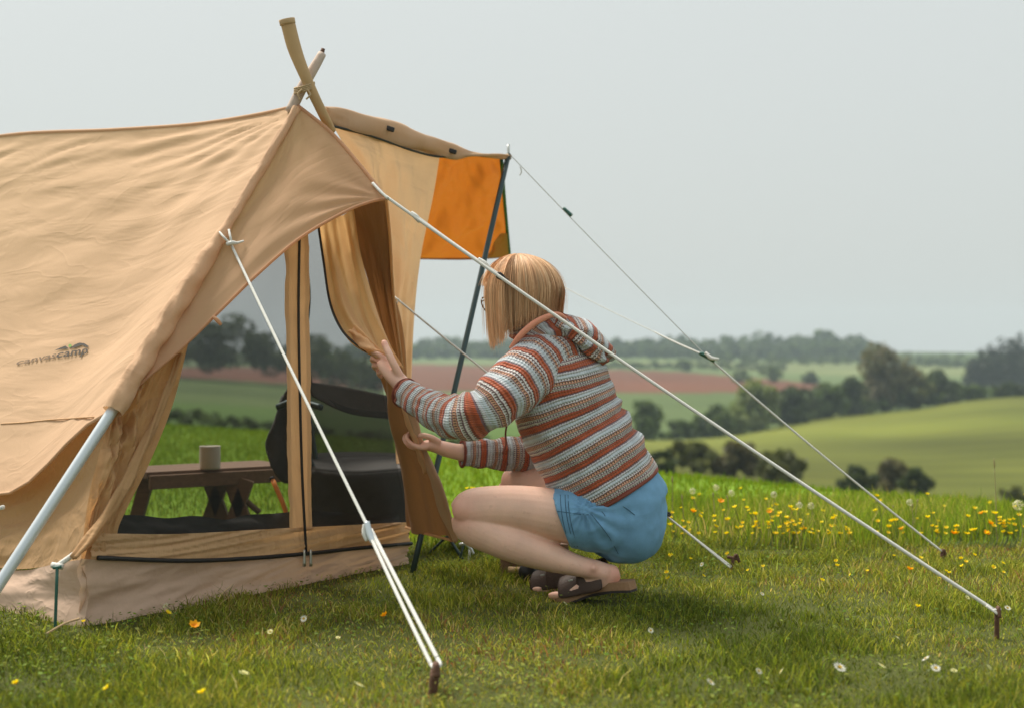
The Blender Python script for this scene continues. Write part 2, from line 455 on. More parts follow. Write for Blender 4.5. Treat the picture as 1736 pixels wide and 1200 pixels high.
def knit(name, v0=0.0, period=.066):
    """striped crochet: UV in metres, v runs along the garment; rows of stitches with dark holes"""
    m = bpy.data.materials.new(name)
    nt, lk = nodes_of(m)
    out = nt.new('ShaderNodeOutputMaterial'); b = nt.new('ShaderNodeBsdfPrincipled')
    b.inputs['Roughness'].default_value = .95; b.inputs['Specular IOR Level'].default_value = .1
    b.inputs['Sheen Weight'].default_value = .25
    lk.new(b.outputs[0], out.inputs[0])
    uv = nt.new('ShaderNodeTexCoord'); sp = nt.new('ShaderNodeSeparateXYZ')
    wob = N(nt, 'ShaderNodeTexNoise', Scale=9.0, Detail=2.0); lk.new(uv.outputs['UV'], wob.inputs['Vector'])
    fin = N(nt, 'ShaderNodeTexNoise', Scale=90.0, Detail=2.0); lk.new(uv.outputs['UV'], fin.inputs['Vector'])
    lk.new(uv.outputs['UV'], sp.inputs[0])
    v = mathn(nt, lk, 'MULTIPLY_ADD', wob.outputs[0], .010, mathn(nt, lk, 'ADD', sp.outputs[1], v0))
    v = mathn(nt, lk, 'MULTIPLY_ADD', fin.outputs[0], .003, v)
    fr = mathn(nt, lk, 'FRACT', mathn(nt, lk, 'DIVIDE', v, period))
    ramp = nt.new('ShaderNodeValToRGB'); ramp.color_ramp.interpolation = 'CONSTANT'
    holes = nt.new('ShaderNodeValToRGB'); holes.color_ramp.interpolation = 'CONSTANT'
    rustc, rust2, wh, mauve, peach, blue, grey = (.50, .115, .050), (.34, .085, .055), (.74, .70, .66), (.25, .15, .165), (.74, .42, .27), (.60, .67, .71), (.34, .34, .36)
    rows = [(0, rustc, .2), (.10, (.56, .15, .07), .45), (.19, rust2, .15), (.235, wh, 1), (.325, mauve, .1), (.36, wh, 1), (.45, rust2, .1),
            (.475, peach, 1), (.575, mauve, .1), (.61, (.72, .69, .66), 1), (.695, blue, .0), (.74, (.64, .71, .74), .0), (.81, blue, .05), (.85, (.66, .66, .68), 1), (.945, mauve, .1)]
    for rmp, k in ((ramp, 1), (holes, 2)):
        el = rmp.color_ramp.elements
        while len(el) < len(rows): el.new(.5)
        for e, row in zip(el, rows):
            pass
        for i, row in enumerate(rows):
            el[i].position = row[0]
        for i, row in enumerate(rows):
            el[i].color = (row[1]+(1,)) if k == 1 else (row[2], row[2], row[2], 1)
        lk.new(fr, rmp.inputs[0])
    cu = mathn(nt, lk, 'FRACT', mathn(nt, lk, 'MULTIPLY_ADD', wob.outputs[0], .5, mathn(nt, lk, 'DIVIDE', sp.outputs[0], .0078)))
    hole = mathn(nt, lk, 'LESS_THAN', mathn(nt, lk, 'ABSOLUTE', mathn(nt, lk, 'SUBTRACT', cu, .5)), .20)
    rv = mathn(nt, lk, 'FRACT', mathn(nt, lk, 'DIVIDE', mathn(nt, lk, 'ADD', fr, .105), .1450))
    hole = mathn(nt, lk, 'MULTIPLY', hole, mathn(nt, lk, 'LESS_THAN', mathn(nt, lk, 'ABSOLUTE', mathn(nt, lk, 'SUBTRACT', rv, .38)), .26))
    hole = mathn(nt, lk, 'MULTIPLY', hole, holes.outputs[0])
    hole = mathn(nt, lk, 'MULTIPLY', hole, .92)
    c = mixcol(nt, lk, hole, ramp.outputs[0], (.085, .045, .042))
    big = N(nt, 'ShaderNodeTexNoise', Scale=25.0, Detail=3.0); lk.new(uv.outputs['UV'], big.inputs['Vector'])
    c = mixcol(nt, lk, 1.0, c, mixcol(nt, lk, big.outputs[0], (.55, .55, .57), (1.22, 1.2, 1.18)), 'MULTIPLY')
    lk.new(c, b.inputs['Base Color'])
    rowh = mathn(nt, lk, 'SINE', mathn(nt, lk, 'MULTIPLY', v, 2*math.pi/(period/7.0)))
    colh = mathn(nt, lk, 'SINE', mathn(nt, lk, 'MULTIPLY', sp.outputs[0], 2*math.pi/.0078))
    h = mathn(nt, lk, 'MULTIPLY_ADD', colh, .5, rowh)
    h = mathn(nt, lk, 'SUBTRACT', h, mathn(nt, lk, 'MULTIPLY', hole, 2.5))
    bp = N(nt, 'ShaderNodeBump', Strength=.75, Distance=.0022); lk.new(h, bp.inputs['Height']); lk.new(bp.outputs[0], b.inputs['Normal'])
    return m

def hairmat():
    m = bpy.data.materials.new('hair')
    nt, lk = nodes_of(m)
    out = nt.new('ShaderNodeOutputMaterial'); b = nt.new('ShaderNodeBsdfPrincipled')
    lk.new(b.outputs[0], out.inputs[0])
    at = N(nt, 'ShaderNodeVertexColor'); at.layer_name = 'Col'
    lk.new(at.outputs[0], b.inputs['Base Color'])
    b.inputs['Roughness'].default_value = .6; b.inputs['Specular IOR Level'].default_value = .25
    b.inputs['Anisotropic'].default_value = .6
    return m
M['hair'] = hairmat()
# ------------------------------------------------------------------ terrain
T_PX = np.array([-900, 250, 750, 1130, 1450, 1736, 2700], dtype=float)
T_BROW = np.array([15, 14, 10.6, 8.2, 7.1, 6.5, 6.2])
T_Y = np.array([40, 85, 150, 200, 260, 300, 380, 500, 650, 900, 1400], dtype=float)
T_PY = np.array([
    [735, 718, 695, 678, 655, 645, 633, 624, 615, 602, 590],
    [735, 718, 695, 678, 655, 645, 633, 624, 615, 602, 590],
    [800, 760, 722, 705, 690, 680, 664, 640, 617, 603, 590],
    [900, 800, 764, 745, 747, 725, 668, 640, 616, 603, 590],
    [985, 842, 768, 728, 700, 706, 672, 645, 622, 604, 590],
    [1010, 856, 762, 710, 672, 678, 662, 645, 628, 605, 592],
    [1010, 856, 762, 705, 665, 672, 660, 645, 628, 605, 592]], dtype=float)

def ground_z(X, Y):
    X = np.asarray(X, dtype=float); Y = np.asarray(Y, dtype=float)
    Ys = np.maximum(Y, .5)
    px = np.clip(CX+X/Ys*FPX, T_PX[0], T_PX[-1])
    b = np.interp(px, T_PX, T_BROW)
    z40 = np.interp(px, T_PX, CAM_H+(CY-T_PY[:, 0])/FPX*40)
    k = np.clip(np.searchsorted(T_PX, px, side='right')-1, 0, len(T_PX)-2)
    fx = (px-T_PX[k])/(T_PX[k+1]-T_PX[k])
    fx = fx*fx*(3-2*fx)
    ly = np.log(np.clip(Ys, T_Y[0], T_Y[-1])); LY = np.log(T_Y)
    j = np.clip(np.searchsorted(LY, ly, side='right')-1, 0, len(LY)-2)
    fy = (ly-LY[j])/(LY[j+1]-LY[j])
    py = (1-fx)*((1-fy)*T_PY[k, j]+fy*T_PY[k, j+1])+fx*((1-fy)*T_PY[k+1, j]+fy*T_PY[k+1, j+1])
    far = CAM_H+(CY-py)/FPX*np.minimum(Ys, 1400.)
    tau = np.clip((Ys-b)/(40-b), 0, 1)
    mid = z40*(1-(1-tau)**1.5)*tau**.25
    mid = z40*np.sin(tau*math.pi/2)**1.15
    return np.where(Ys <= b, 0.0, np.where(Ys < 40, mid, far))

def gz(x, y): return float(ground_z(x, y))

def at_ground(px, Y):
    x = (px-CX)/FPX*Y
    return Vector((x, Y, gz(x, Y)))

def field_colour(X, Y):
    """colour of what grows: fields with straight-ish hedged edges"""
    px = CX+X/np.maximum(Y, .5)*FPX
    n = fbm(np.stack([X*.02, Y*.02, X*0], -1), 3, 3)
    n2 = fbm(np.stack([X*.9, Y*.9, X*0], -1), 3, 5)
    C = np.zeros(X.shape+(3,))
    def put(mask, col, amt=.18):
        C[mask] = (np.array(col)[None]*(1+amt*n[mask][:, None]))
    put(np.ones_like(X, bool), (.06, .09, .025))
    near = Y < 5.3
    C[near] = np.array((.075, .085, .024))*(1+.3*n2[near][:, None])
    put((Y >= 5.3) & (Y < 40), (.15, .25, .022), .1)
    hill = np.interp(px, [1000, 1100, 1450, 1736], [190, 200, 262, 278])
    put((Y >= 40) & (Y < hill), (.100, .113, .017), .35)
    mk = (Y >= 40) & (Y < hill); bl = np.clip((1120-px[mk])/220, 0, 1)[:, None]; bl = bl*bl*(3-2*bl)
    C[mk] = C[mk]*(1-bl)+np.array((.065, .115, .022))*(1+.15*n[mk][:, None])*bl
    put((Y >= hill) & (Y < 385), (.080, .115, .034), .15)
    lo = np.interp(px, [250, 700, 1200, 1400], [330, 385, 392, 430])
    hi = np.interp(px, [250, 700, 1130, 1400], [520, 655, 560, 470])
    put((Y >= lo) & (Y < hi) & (px < 1400), (.120, .044, .022), .12)
    put((Y >= hi) & (Y < 800), (.095, .135, .05), .2)
    put((Y >= np.interp(px, [700, 1400], [690, 560])) & (Y < 720), (.135, .16, .065), .12)
    return np.clip(C, 0.01, 1)

def groundmat():
    m = bpy.data.materials.new('turf_and_fields')
    nt, lk = nodes_of(m)
    out = nt.new('ShaderNodeOutputMaterial'); b = nt.new('ShaderNodeBsdfPrincipled'); b.inputs['Roughness'].default_value = .95
    b.inputs['Specular IOR Level'].default_value = .1
    lk.new(b.outputs[0], out.inputs[0])
    at = N(nt, 'ShaderNodeVertexColor'); at.layer_name = 'Col'
    tc = nt.new('ShaderNodeTexCoord')
    n1 = N(nt, 'ShaderNodeTexNoise', Scale=6.0, Detail=8.0, Roughness=.7); lk.new(tc.outputs['Object'], n1.inputs['Vector'])
    n2 = N(nt, 'ShaderNodeTexNoise', Scale=.05, Detail=8.0, Roughness=.65); lk.new(tc.outputs['Object'], n2.inputs['Vector'])
    mp = nt.new('ShaderNodeMapping'); mp.inputs['Scale'].default_value = (.03, .4, .1); mp.inputs['Rotation'].default_value = (0, 0, .25); lk.new(tc.outputs['Object'], mp.inputs[0])
    n3 = N(nt, 'ShaderNodeTexNoise', Scale=1.0, Detail=4.0); lk.new(mp.outputs[0], n3.inputs['Vector'])
    v = mixcol(nt, lk, n1.outputs[0], (.72,)*3, (1.28,)*3)
    w = mixcol(nt, lk, n2.outputs[0], (.70, .78, .7), (1.3, 1.2, 1.25))
    s = mixcol(nt, lk, n3.outputs[0], (.74,)*3, (1.26,)*3)
    wv = N(nt, 'ShaderNodeTexWave', Scale=.035, Distortion=1.5, Detail=2.0); mw = nt.new('ShaderNodeMapping'); mw.inputs['Rotation'].default_value = (0, 0, 1.15); lk.new(tc.outputs['Object'], mw.inputs[0]); lk.new(mw.outputs[0], wv.inputs['Vector'])
    v = mixcol(nt, lk, 1.0, v, mixcol(nt, lk, wv.outputs[0], (.90,)*3, (1.10,)*3), 'MULTIPLY')
    c = mixcol(nt, lk, 1.0, at.outputs[0], v, 'MULTIPLY')
    c = mixcol(nt, lk, 1.0, c, w, 'MULTIPLY')
    lk.new(mixcol(nt, lk, 1.0, c, s, 'MULTIPLY'), b.inputs['Base Color'])
    bp = N(nt, 'ShaderNodeBump', Strength=.6, Distance=.02); lk.new(n1.outputs[0], bp.inputs['Height']); lk.new(bp.outputs[0], b.inputs['Normal'])
    return m

_ang = np.linspace(-1100, 2900, 420)
_ys = np.concatenate([np.array([.3, 1.0, 1.6]), np.linspace(2.0, 12, 60), np.exp(np.linspace(math.log(12.2), math.log(1150), 230)), np.array([])])
_PX, _YY = np.meshgrid(_ang, _ys)
_XX = (_PX-CX)/FPX*_YY
_ZZ = ground_z(_XX, _YY)
me = grid_mesh('ground', np.stack([_XX, _YY, _ZZ], -1))
set_col(me, field_colour(_XX, _YY).reshape(-1, 3))
o = link('ground', me, groundmat()); o['kind'] = 'structure'
# the lawn behind the photographer's feet
_gx, _gy = np.meshgrid(np.linspace(-9, 9, 30), np.linspace(-6, 4.0, 30))
me = grid_mesh('lawn_ground', np.stack([_gx, _gy, _gx*0-.006], -1)); set_col(me, np.tile(np.array((.075, .085, .024)), (900, 1)))
o = link('lawn_ground', me, bpy.data.materials['turf_and_fields']); o['kind'] = 'structure'

# ------------------------------------------------------------------ grass
def blades(name, X, Y, h, w, lean, pal, label, cat, hz=None):
    n = len(X)
    a = rng.uniform(0, 2*math.pi, n); side = np.stack([np.cos(a), np.sin(a), a*0], 1)
    la = rng.uniform(0, 2*math.pi, n); ld = np.stack([np.cos(la), np.sin(la), la*0], 1)*(lean*h*rng.uniform(.2, 1, n))[:, None]
    z = ground_z(X, Y)-.004
    root = np.stack([X, Y, z], 1); up = np.array([0, 0, 1.0])
    V = np.empty((n, 5, 3))
    hw = (w*.5)[:, None]
    V[:, 0] = root-side*hw; V[:, 1] = root+side*hw
    mid = root+up*(h*.58)[:, None]+ld*.35
    V[:, 2] = mid-side*hw*.8; V[:, 3] = mid+side*hw*.8
    V[:, 4] = root+up*(h*rng.uniform(.86, 1, n))[:, None]+ld
    F = np.array([[0, 1, 3], [0, 3, 2], [2, 3, 4]])[None]+(np.arange(n)*5)[:, None, None]
    me = bpy.data.meshes.new(name); raw_mesh(me, V.reshape(-1, 3), F.reshape(-1, 3))
    set_col(me, np.repeat(pal, 5, 0))
    o = link(name, me, M['blade'], smooth=False)
    return tag(o, label, cat, kind='stuff')

def palette(n, X, Y, cols, wts, patch=1.3, seed=1, amp=.35):
    cols = np.array(cols); wts = np.array(wts, float)
    q = fbm(np.stack([X*patch, Y*patch, X*0], -1), 3, seed)
    pick = np.clip((rng.random(n)*.75+.125+q*.28), 0, .999)
    idx = np.searchsorted(np.cumsum(wts/wts.sum()), pick)
    C = cols[np.clip(idx, 0, len(cols)-1)]
    return np.clip(C*(1+amp*rng.uniform(-1, 1, (n, 1)))*(1+.12*rng.uniform(-1, 1, (n, 3))), .004, 1)

def wedge(n, y0, y1, pad=.35, left=None, right=None, powr=1.0):
    Y = (rng.uniform(0, 1, n)*(y1**powr-y0**powr)+y0**powr)**(1/powr)
    X = rng.uniform(-1, 1, n)*(.372*Y+pad)
    return X, Y

# short mown turf
n = 290000
X, Y = wedge(n, 2.25, 5.6, .8)
tuft = fbm(np.stack([X*5, Y*5, X*0], -1), 3, 11)
keep = rng.random(n) < np.clip(.80+.4*tuft, .5, 1)
X, Y, tuft = X[keep], Y[keep], tuft[keep]; n = len(X)
h = np.clip(rng.normal(.020, .008, n)*(1+.55*tuft)*np.interp(Y, [2.3, 3.3, 5.2], [1.05, 1.0, 1.15]), .012, .10)
tall = rng.random(n) < .012
h[tall] *= rng.uniform(1.4, 2.2, tall.sum())
w = rng.uniform(.0014, .0036, n)
C = palette(n, X, Y, [(.082, .112, .019), (.145, .180, .027), (.26, .28, .042), (.40, .38, .075), (.58, .49, .21), (.27, .13, .075)], [2.8, 3.4, 3, 1.8, .7, .35], 1.6, 21, .5)
blades('mown_grass', X, Y, h, w, 1.1, C, 'short mown meadow grass in front of the tent and woman', 'grass')

# clover and broad little leaves low in the turf
def leaflets(name, X, Y, z, s, C, label, cat):
    n = len(X)
    a = rng.uniform(0, 6.283, n); t = rng.uniform(-.7, .7, n)
    d1 = np.stack([np.cos(a), np.sin(a), t*.5], 1)*s[:, None]; d2 = np.stack([-np.sin(a), np.cos(a), rng.uniform(-.5, .5, n)], 1)*(s*.55)[:, None]
    c = np.stack([X, Y, z], 1)
    V = np.stack([c-d1, c-d2, c+d1, c+d2], 1)
    F = np.arange(n*4).reshape(n, 4)
    me = bpy.data.meshes.new(name); raw_mesh(me, V.reshape(-1, 3), F); set_col(me, np.repeat(C, 4, 0))
    return tag(link(name, me, M['blade'], smooth=False), label, cat, kind='stuff')
n = 34000
X, Y = wedge(n, 2.25, 5.3, .8)
q = fbm(np.stack([X*2.2, Y*2.2, X*0], -1), 3, 31); k = rng.random(n) < np.clip(.35+.8*q, .05, 1); X, Y = X[k], Y[k]; n = len(X)
leaflets('clover_leaves', X, Y, rng.uniform(.006, .032, n), rng.uniform(.003, .008, n), palette(n, X, Y, [(.11, .17, .025), (.18, .24, .045), (.28, .30, .065)], [2, 2, 1], 2, 5), 'small clover leaves low among the mown grass', 'clover')

# long grass strip at the edge of the field
n = 70000
X, Y = wedge(n, 5.0, 6.9, 1.2, powr=1)
k = rng.random(n) < np.clip((Y-5.0-.18*np.sin(X*3+1)-.25*fbm(np.stack([X*1.4, Y*0, X*0], -1), 3, 8))/.35, 0, 1)*np.where(X > -.15, 1, .35); X, Y = X[k], Y[k]; n = len(X)
h = np.clip(rng.normal(.105, .035, n)*(1+.4*fbm(np.stack([X*3, Y*3, X*0], -1), 2, 9)), .04, .24)*np.where(X > -.15, 1, .5)*np.interp(Y, [5, 5.8, 6.9], [1, .75, .4])
blades('long_grass', X, Y, h, rng.uniform(.002, .0048, n), .55, palette(n, X, Y, [(.09, .14, .02), (.15, .22, .028), (.24, .30, .04), (.36, .35, .08), (.50, .41, .18)], [2, 4, 4, 1.8, .7], 1.2, 41), 'strip of long grass with buttercups at the field edge behind the woman', 'long grass')
# young crop up to the brow
n = 130000
X, Y = wedge(n, 6.2, 15, 2.0)
b = np.interp(CX+X/Y*FPX, T_PX, T_BROW)
k = (Y < b+1.5) & (rng.random(n) < np.clip((Y-6.2)/.8, 0, 1)); X, Y = X[k], Y[k]; n = len(X)
h = np.clip(rng.normal(.036, .010, n), .012, .07)
blades('field_grass', X, Y, h, rng.uniform(.004, .009, n), .45, palette(n, X, Y, [(.115, .175, .018), (.155, .23, .022), (.20, .27, .032)], [1, 3, 2], .7, 51, .2), 'bright green young grass of the field up to its brow', 'field grass')

# ------------------------------------------------------------------ trees
def leaf_cloud(centers, radii, n, size, cols, flat=.85, seed=0):
    """leaf-sized quads through a crown made of clumps, denser towards each clump's skin"""
    centers = np.array(centers); radii = np.array(radii)
    p = radii**2; k = rng.choice(len(centers), n, p=p/p.sum())
    d = rng.normal(size=(n, 3)); d /= np.linalg.norm(d, axis=1, keepdims=True)
    rr = radii[k]*(.55+.5*rng.random(n)**.6)
    c = centers[k]+d*rr[:, None]*np.array([1, 1, flat])
    a = rng.normal(size=(n, 3)); a /= np.linalg.norm(a, axis=1, keepdims=True)
    b = np.cross(a, rng.normal(size=(n, 3))); b /= np.linalg.norm(b, axis=1, keepdims=True)+1e-9
    s = size*rng.uniform(.5, 1.3, n)
    V = np.stack([c-a*s[:, None], c-b*(s*.6)[:, None], c+a*s[:, None], c+b*(s*.6)[:, None]], 1)
    cols = np.array(cols)
    tone = rng.uniform(.75, 1.25, len(centers))[k]
    C = cols[rng.integers(0, len(cols), n)]*(tone*rng.uniform(.75, 1.25, n))[:, None]
    return V, C

def quads_obj(name, V, C, mat, parent=None):
    me = bpy.data.meshes.new(name); raw_mesh(me, V.reshape(-1, 3), np.arange(len(V)*4).reshape(-1, 4)); set_col(me, np.repeat(C, 4, 0))
    return link(name, me, mat, parent, smooth=False)

def make_tree(name, base, hgt, wid, cols, label, cat, group=None, n=900, kind='round', leaf=None):
    t = empty(name, base); tag(t, label, cat, group)
    cs, rs = [], []
    leaf = leaf or max(.14, wid*(.085 if kind == 'cone' else .046)); n = int(n*1.9)
    if kind == 'cone':
        m = 16
        for i in range(m):
            f = (i+.5)/m
            cs.append((base.x+random.uniform(-.1, .1)*wid*(1-f), base.y+random.uniform(-.1, .1)*wid*(1-f), base.z+hgt*(.10+.86*f)))
            rs.append(wid*.62*(1-f*.80)*random.uniform(.8, 1.15))
        top = .80
    else:
        m = 20 if kind == 'round' else 24
        low = .10 if kind == 'bush' else .16
        for i in range(m):
            f = random.random()
            zz = low+(.86-low)*f
            sp = math.sin(math.pi*min(1, max(0, .20+.66*f)))*.36
            an = random.uniform(0, 6.283); rr = random.uniform(.2, 1)*sp*wid
            cs.append((base.x+math.cos(an)*rr, base.y+math.sin(an)*rr, base.z+hgt*zz)); rs.append(min(wid*random.uniform(.15, .26), hgt*random.uniform(.13, .22)))
        cs.append((base.x, base.y, base.z+hgt*.82)); rs.append(min(wid, hgt)*.17)
        top = .75
    V, C = leaf_cloud(cs, rs, n, leaf, cols)
    V[..., 2] = np.maximum(V[..., 2], base.z+.01)
    quads_obj('crown', V, C, M['leaf'], t)
    r0 = max(.04, hgt*.018)
    tr = tube('trunk', [base+Vector((0, 0, -.2)), base+Vector((hgt*.01, 0, hgt*.4)), base+Vector((-hgt*.01, hgt*.01, hgt*top))], [r0, r0*.7, r0*.2], M['bark'], t, 7, 9)
    for i in range(4 if kind != 'cone' else 0):
        c = Vector(cs[i]); s = base+Vector((0, 0, hgt*random.uniform(.2, .45)))
        tube('limb', [s, (s+c)/2+Vector((0, 0, hgt*.03)), c], [r0*.5, r0*.35, r0*.12], M['bark'], tr, 5, 5)
    return t

OLIVE = [(.085, .100, .030), (.115, .125, .040), (.15, .155, .055)]
DARK = [(.035, .055, .020), (.050, .072, .026), (.066, .090, .032)]
MIDG = [(.060, .098, .028), (.085, .125, .036), (.115, .16, .048)]
PALE = [(.13, .175, .05), (.17, .21, .065), (.20, .23, .08)]
BROWN = [(.13, .115, .06), (.16, .14, .08), (.11, .115, .05)]
def bush(px, Y, hpx, wpx, cols, label, group, kind='bush', name='hedge_bush', cat='bush', n=900):
    s = Y/FPX
    return make_tree(name, at_ground(px, Y), hpx*s*1.05, wpx*s*1.30, cols, label, cat, group, n, kind)
G1 = 'bushes at the foot of the olive hillside'
bush(1118, 84, 36, 76, DARK, 'low dark bush just right of the woman, at the foot of the hillside', G1)
bush(1172, 88, 50, 96, OLIVE, 'pale olive bush, left one of the wide pair below the hillside', G1, n=1300)
bush(1244, 90, 60, 100, BROWN, 'olive brown bush, right one of the wide pair below the hillside', G1, n=1300)
bush(1322, 86, 62, 100, OLIVE, 'broad dusky bush under the thick white rope, below the hillside', G1, n=1400)
bush(1452, 88, 46, 66, DARK, 'dark low bush, leftmost of the trio under the two ropes', G1)
bush(1508, 90, 57, 74, BROWN, 'greyish rounded bush, middle of the trio under the two ropes', G1)
bush(1553, 88, 50, 52, DARK, 'small dark round bush, rightmost of the trio under the two ropes', G1)
bush(1722, 84, 32, 74, OLIVE, 'low bush at the right edge of the photo below the hillside', G1)
G2 = 'hedgerow trees along the top of the olive hillside'
for px, Y, hp, wp, cols, kind, lab in [
        (1096, 196, 66, 66, MIDG, 'bush', 'lone dark green bush beside the woman\'s shoulder blades'),
        (1152, 206, 34, 66, MIDG, 'bush', 'low leafy bush where the hillside hedge begins'),
        (1212, 214, 56, 74, MIDG, 'bush', 'mid green rounded hedge tree, left end of the hedgerow'),
        (1246, 220, 46, 60, PALE, 'bush', 'small light green hedge bush in front of the pale tree'),
        (1282, 228, 86, 76, PALE, 'round', 'pale fresh green tree rising from the hedgerow behind the ropes'),
        (1345, 238, 62, 84, DARK, 'bush', 'wide dark hedge bush right of the pale green tree'),
        (1400, 248, 56, 74, MIDG, 'bush', 'middle green hedge bush between the dark pair'),
        (1442, 254, 60, 66, DARK, 'bush', 'dark hedge bush left of the tall brownish tree'),
        (1498, 262, 112, 98, BROWN, 'round', 'tall brownish olive tree, highest of the hedgerow'),
        (1548, 266, 64, 74, OLIVE, 'round', 'olive tree just right of the tallest hedgerow tree'),
        (1592, 270, 60, 84, DARK, 'round', 'dark round headed tree at the right end of the hedgerow'),
        (1650, 272, 26, 84, MIDG, 'bush', 'trimmed low hedge piece below the conifer wood'),
        (1712, 276, 26, 84, DARK, 'bush', 'trimmed low dark hedge piece at the right edge of the photo')]:
    bush(px, Y, hp, wp, cols, lab, G2, kind, 'hedgerow_tree', 'tree', 1100)
G3 = 'small bushes dotted over the far fields'
for px, Y, hp, wp, cols, lab in [
        (1160, 560, 20, 34, MIDG, 'tiny round bush above the red field, left of the rope clip'),
        (1258, 470, 22, 44, MIDG, 'small bush at the right tip of the red field'),
        (1308, 480, 24, 52, MIDG, 'wider of the two far bushes in the pale field'),
        (1372, 470, 20, 40, DARK, 'smaller dark far bush in the pale field left of the tall tree')]:
    bush(px, Y, hp, wp, cols, lab, G3, 'bush', 'field_bush', 'bush', 420)
G4 = 'conifers of the wood at the right edge'
ORD = ['shortest conifer at the left end', 'second conifer from the left end', 'third conifer from the left end', 'fourth conifer from the left end', 'fifth conifer from the left end', 'tall conifer second from the photo edge', 'tall conifer cut by the photo edge']
for i, (px, Y, hp, wp) in enumerate([(1650, 430, 52, 34), (1664, 440, 66, 34), (1680, 428, 78, 38), (1697, 442, 82, 38), (1712, 430, 84, 40), (1728, 445, 92, 42), (1748, 435, 92, 44)]):
    s = Y/FPX
    make_tree('conifer', at_ground(px, Y), hp*s, wp*s, [(.017, .024, .013), (.025, .033, .017), (.034, .043, .022)], ORD[i]+' of the dark wood', 'tree', G4, 520, 'cone')

def wood_mass(name, label, spots, cols, n_each, leaf):
    VV, CC = [], []
    for px, Y, hp, wp in spots:
        b = at_ground(px, Y); s = Y/FPX
        cs = [(b.x+random.uniform(-.35, .35)*wp*s, b.y+random.uniform(-.3, .3)*wp*s, b.z+hp*s*random.uniform(.25, .8)) for _ in range(5)]
        rs = [min(wp*.34, hp*.30)*s]*5
        V, C = leaf_cloud(cs, rs, n_each, leaf*s, cols); VV.append(V); CC.append(C*random.uniform(.8, 1.2))
    return tag(quads_obj(name, np.concatenate(VV), np.concatenate(CC), M['leaf']), label, 'wood', kind='stuff')
spots = []
for px in range(600, 1500, 11):
    ht = np.interp(px, [600, 700, 850, 1000, 1100, 1200, 1260, 1310, 1380, 1420, 1460, 1490], [26, 28, 30, 34, 34, 30, 36, 40, 44, 46, 40, 16])
    for row, Y in enumerate((900, 860, 800)):
        spots.append((px+random.uniform(-6, 6), Y*random.uniform(.97, 1.03), ht*random.uniform(.75, 1.15)*(1-.15*row), random.uniform(18, 30)))
wood_mass('far_wood', 'long hazy wood on the far ridge across the valley', spots, MIDG+DARK, 150, 4.2)
spots = [(px+random.uniform(-8, 8), 690*random.uniform(.97, 1.03), random.uniform(9, 17), random.uniform(16, 30)) for px in range(1180, 1760, 9)]
spots += [(px, 700, random.uniform(18, 30), 24) for px in (1540, 1556, 1575, 1590, 1606, 1630)]
spots += [(px, 600*random.uniform(.97, 1.03), random.uniform(6, 14), random.uniform(12, 26)) for px in range(1000, 1330, 8)]
wood_mass('far_hedges', 'thin hazy hedge lines between the far fields', spots, DARK+MIDG, 60, 3.2)
spots = [(px+random.uniform(-10, 10), 330*random.uniform(.94, 1.06), np.interp(px, [-200, 300, 480, 560, 650], [118, 112, 118, 92, 70])*random.uniform(.85, 1.12), random.uniform(46, 70)) for px in range(-200, 660, 17)]
wood_mass('valley_wood', 'dark wood seen through the mesh windows of the tent', spots, DARK, 420, 4.6)
spots = [(px+random.uniform(-6, 6), np.interp(px, [1100, 1450, 1736], [202, 258, 277])+random.uniform(-3, 4), np.interp(px, [1100, 1200, 1300, 1560, 1640, 1800], [14, 26, 34, 36, 16, 14])*random.uniform(.7, 1.2), random.uniform(26, 44)) for px in range(1130, 1830, 10)]
wood_mass('hedgerow', 'tangled hedge growing between the trees along the hillside top', spots, DARK+MIDG, 110, 4.5)
spots = [(px+random.uniform(-10, 10), 80*random.uniform(.94, 1.06), random.uniform(20, 34), random.uniform(40, 60)) for px in range(-200, 900, 20)]
wood_mass('field_hedge', 'dark hedge at the foot of the near field, seen through the mesh and below the woman\'s arm', spots, DARK+MIDG, 200, 3.6)
# ------------------------------------------------------------------ the tent
U_ = Vector((.57, .82, 0)); W_ = Vector((-.82, .57, 0))           # across the tent, and back along its ridge
F0 = Vector((-.65, 4.33, 0))
def wall_s(px):
    r = (px-CX)/FPX
    return (4.33*r+.65)/(.57-.82*r)
def WP(px, py, off=0.0):
    """a place on the upright end wall of the tent; off = metres out of it towards the front"""
    s = wall_s(px); p = F0+U_*s
    q = P(px, py, p.y)
    q -= W_*off
    return q
def pole_pt(k, side=-1):
    return Vector((F0.x, F0.y, 1.47*(1-k)))+U_*(1.13*k*side)
tent = empty('canvas_tent', F0)
tag(tent, 'tan canvas ridge tent with crossed poles, mesh windows and raised orange awning', 'tent')

def crease(amp, fu, fv, seed, edge=True, rot=0.0, octv=3, ridge=False):
    def f(U, V, S):
        a = U*math.cos(rot)+V*math.sin(rot); b = -U*math.sin(rot)+V*math.cos(rot)
        n = fbm(np.stack([a*fu, b*fv, a*0+seed], -1), octv, seed)
        if ridge: n = .6-np.abs(n)*1.6
        m = 1.0
        if edge:
            m = np.clip(np.minimum(np.minimum(U, 1-U), np.minimum(V, 1-V))*9, 0, 1)
        return amp*n*m
    return f

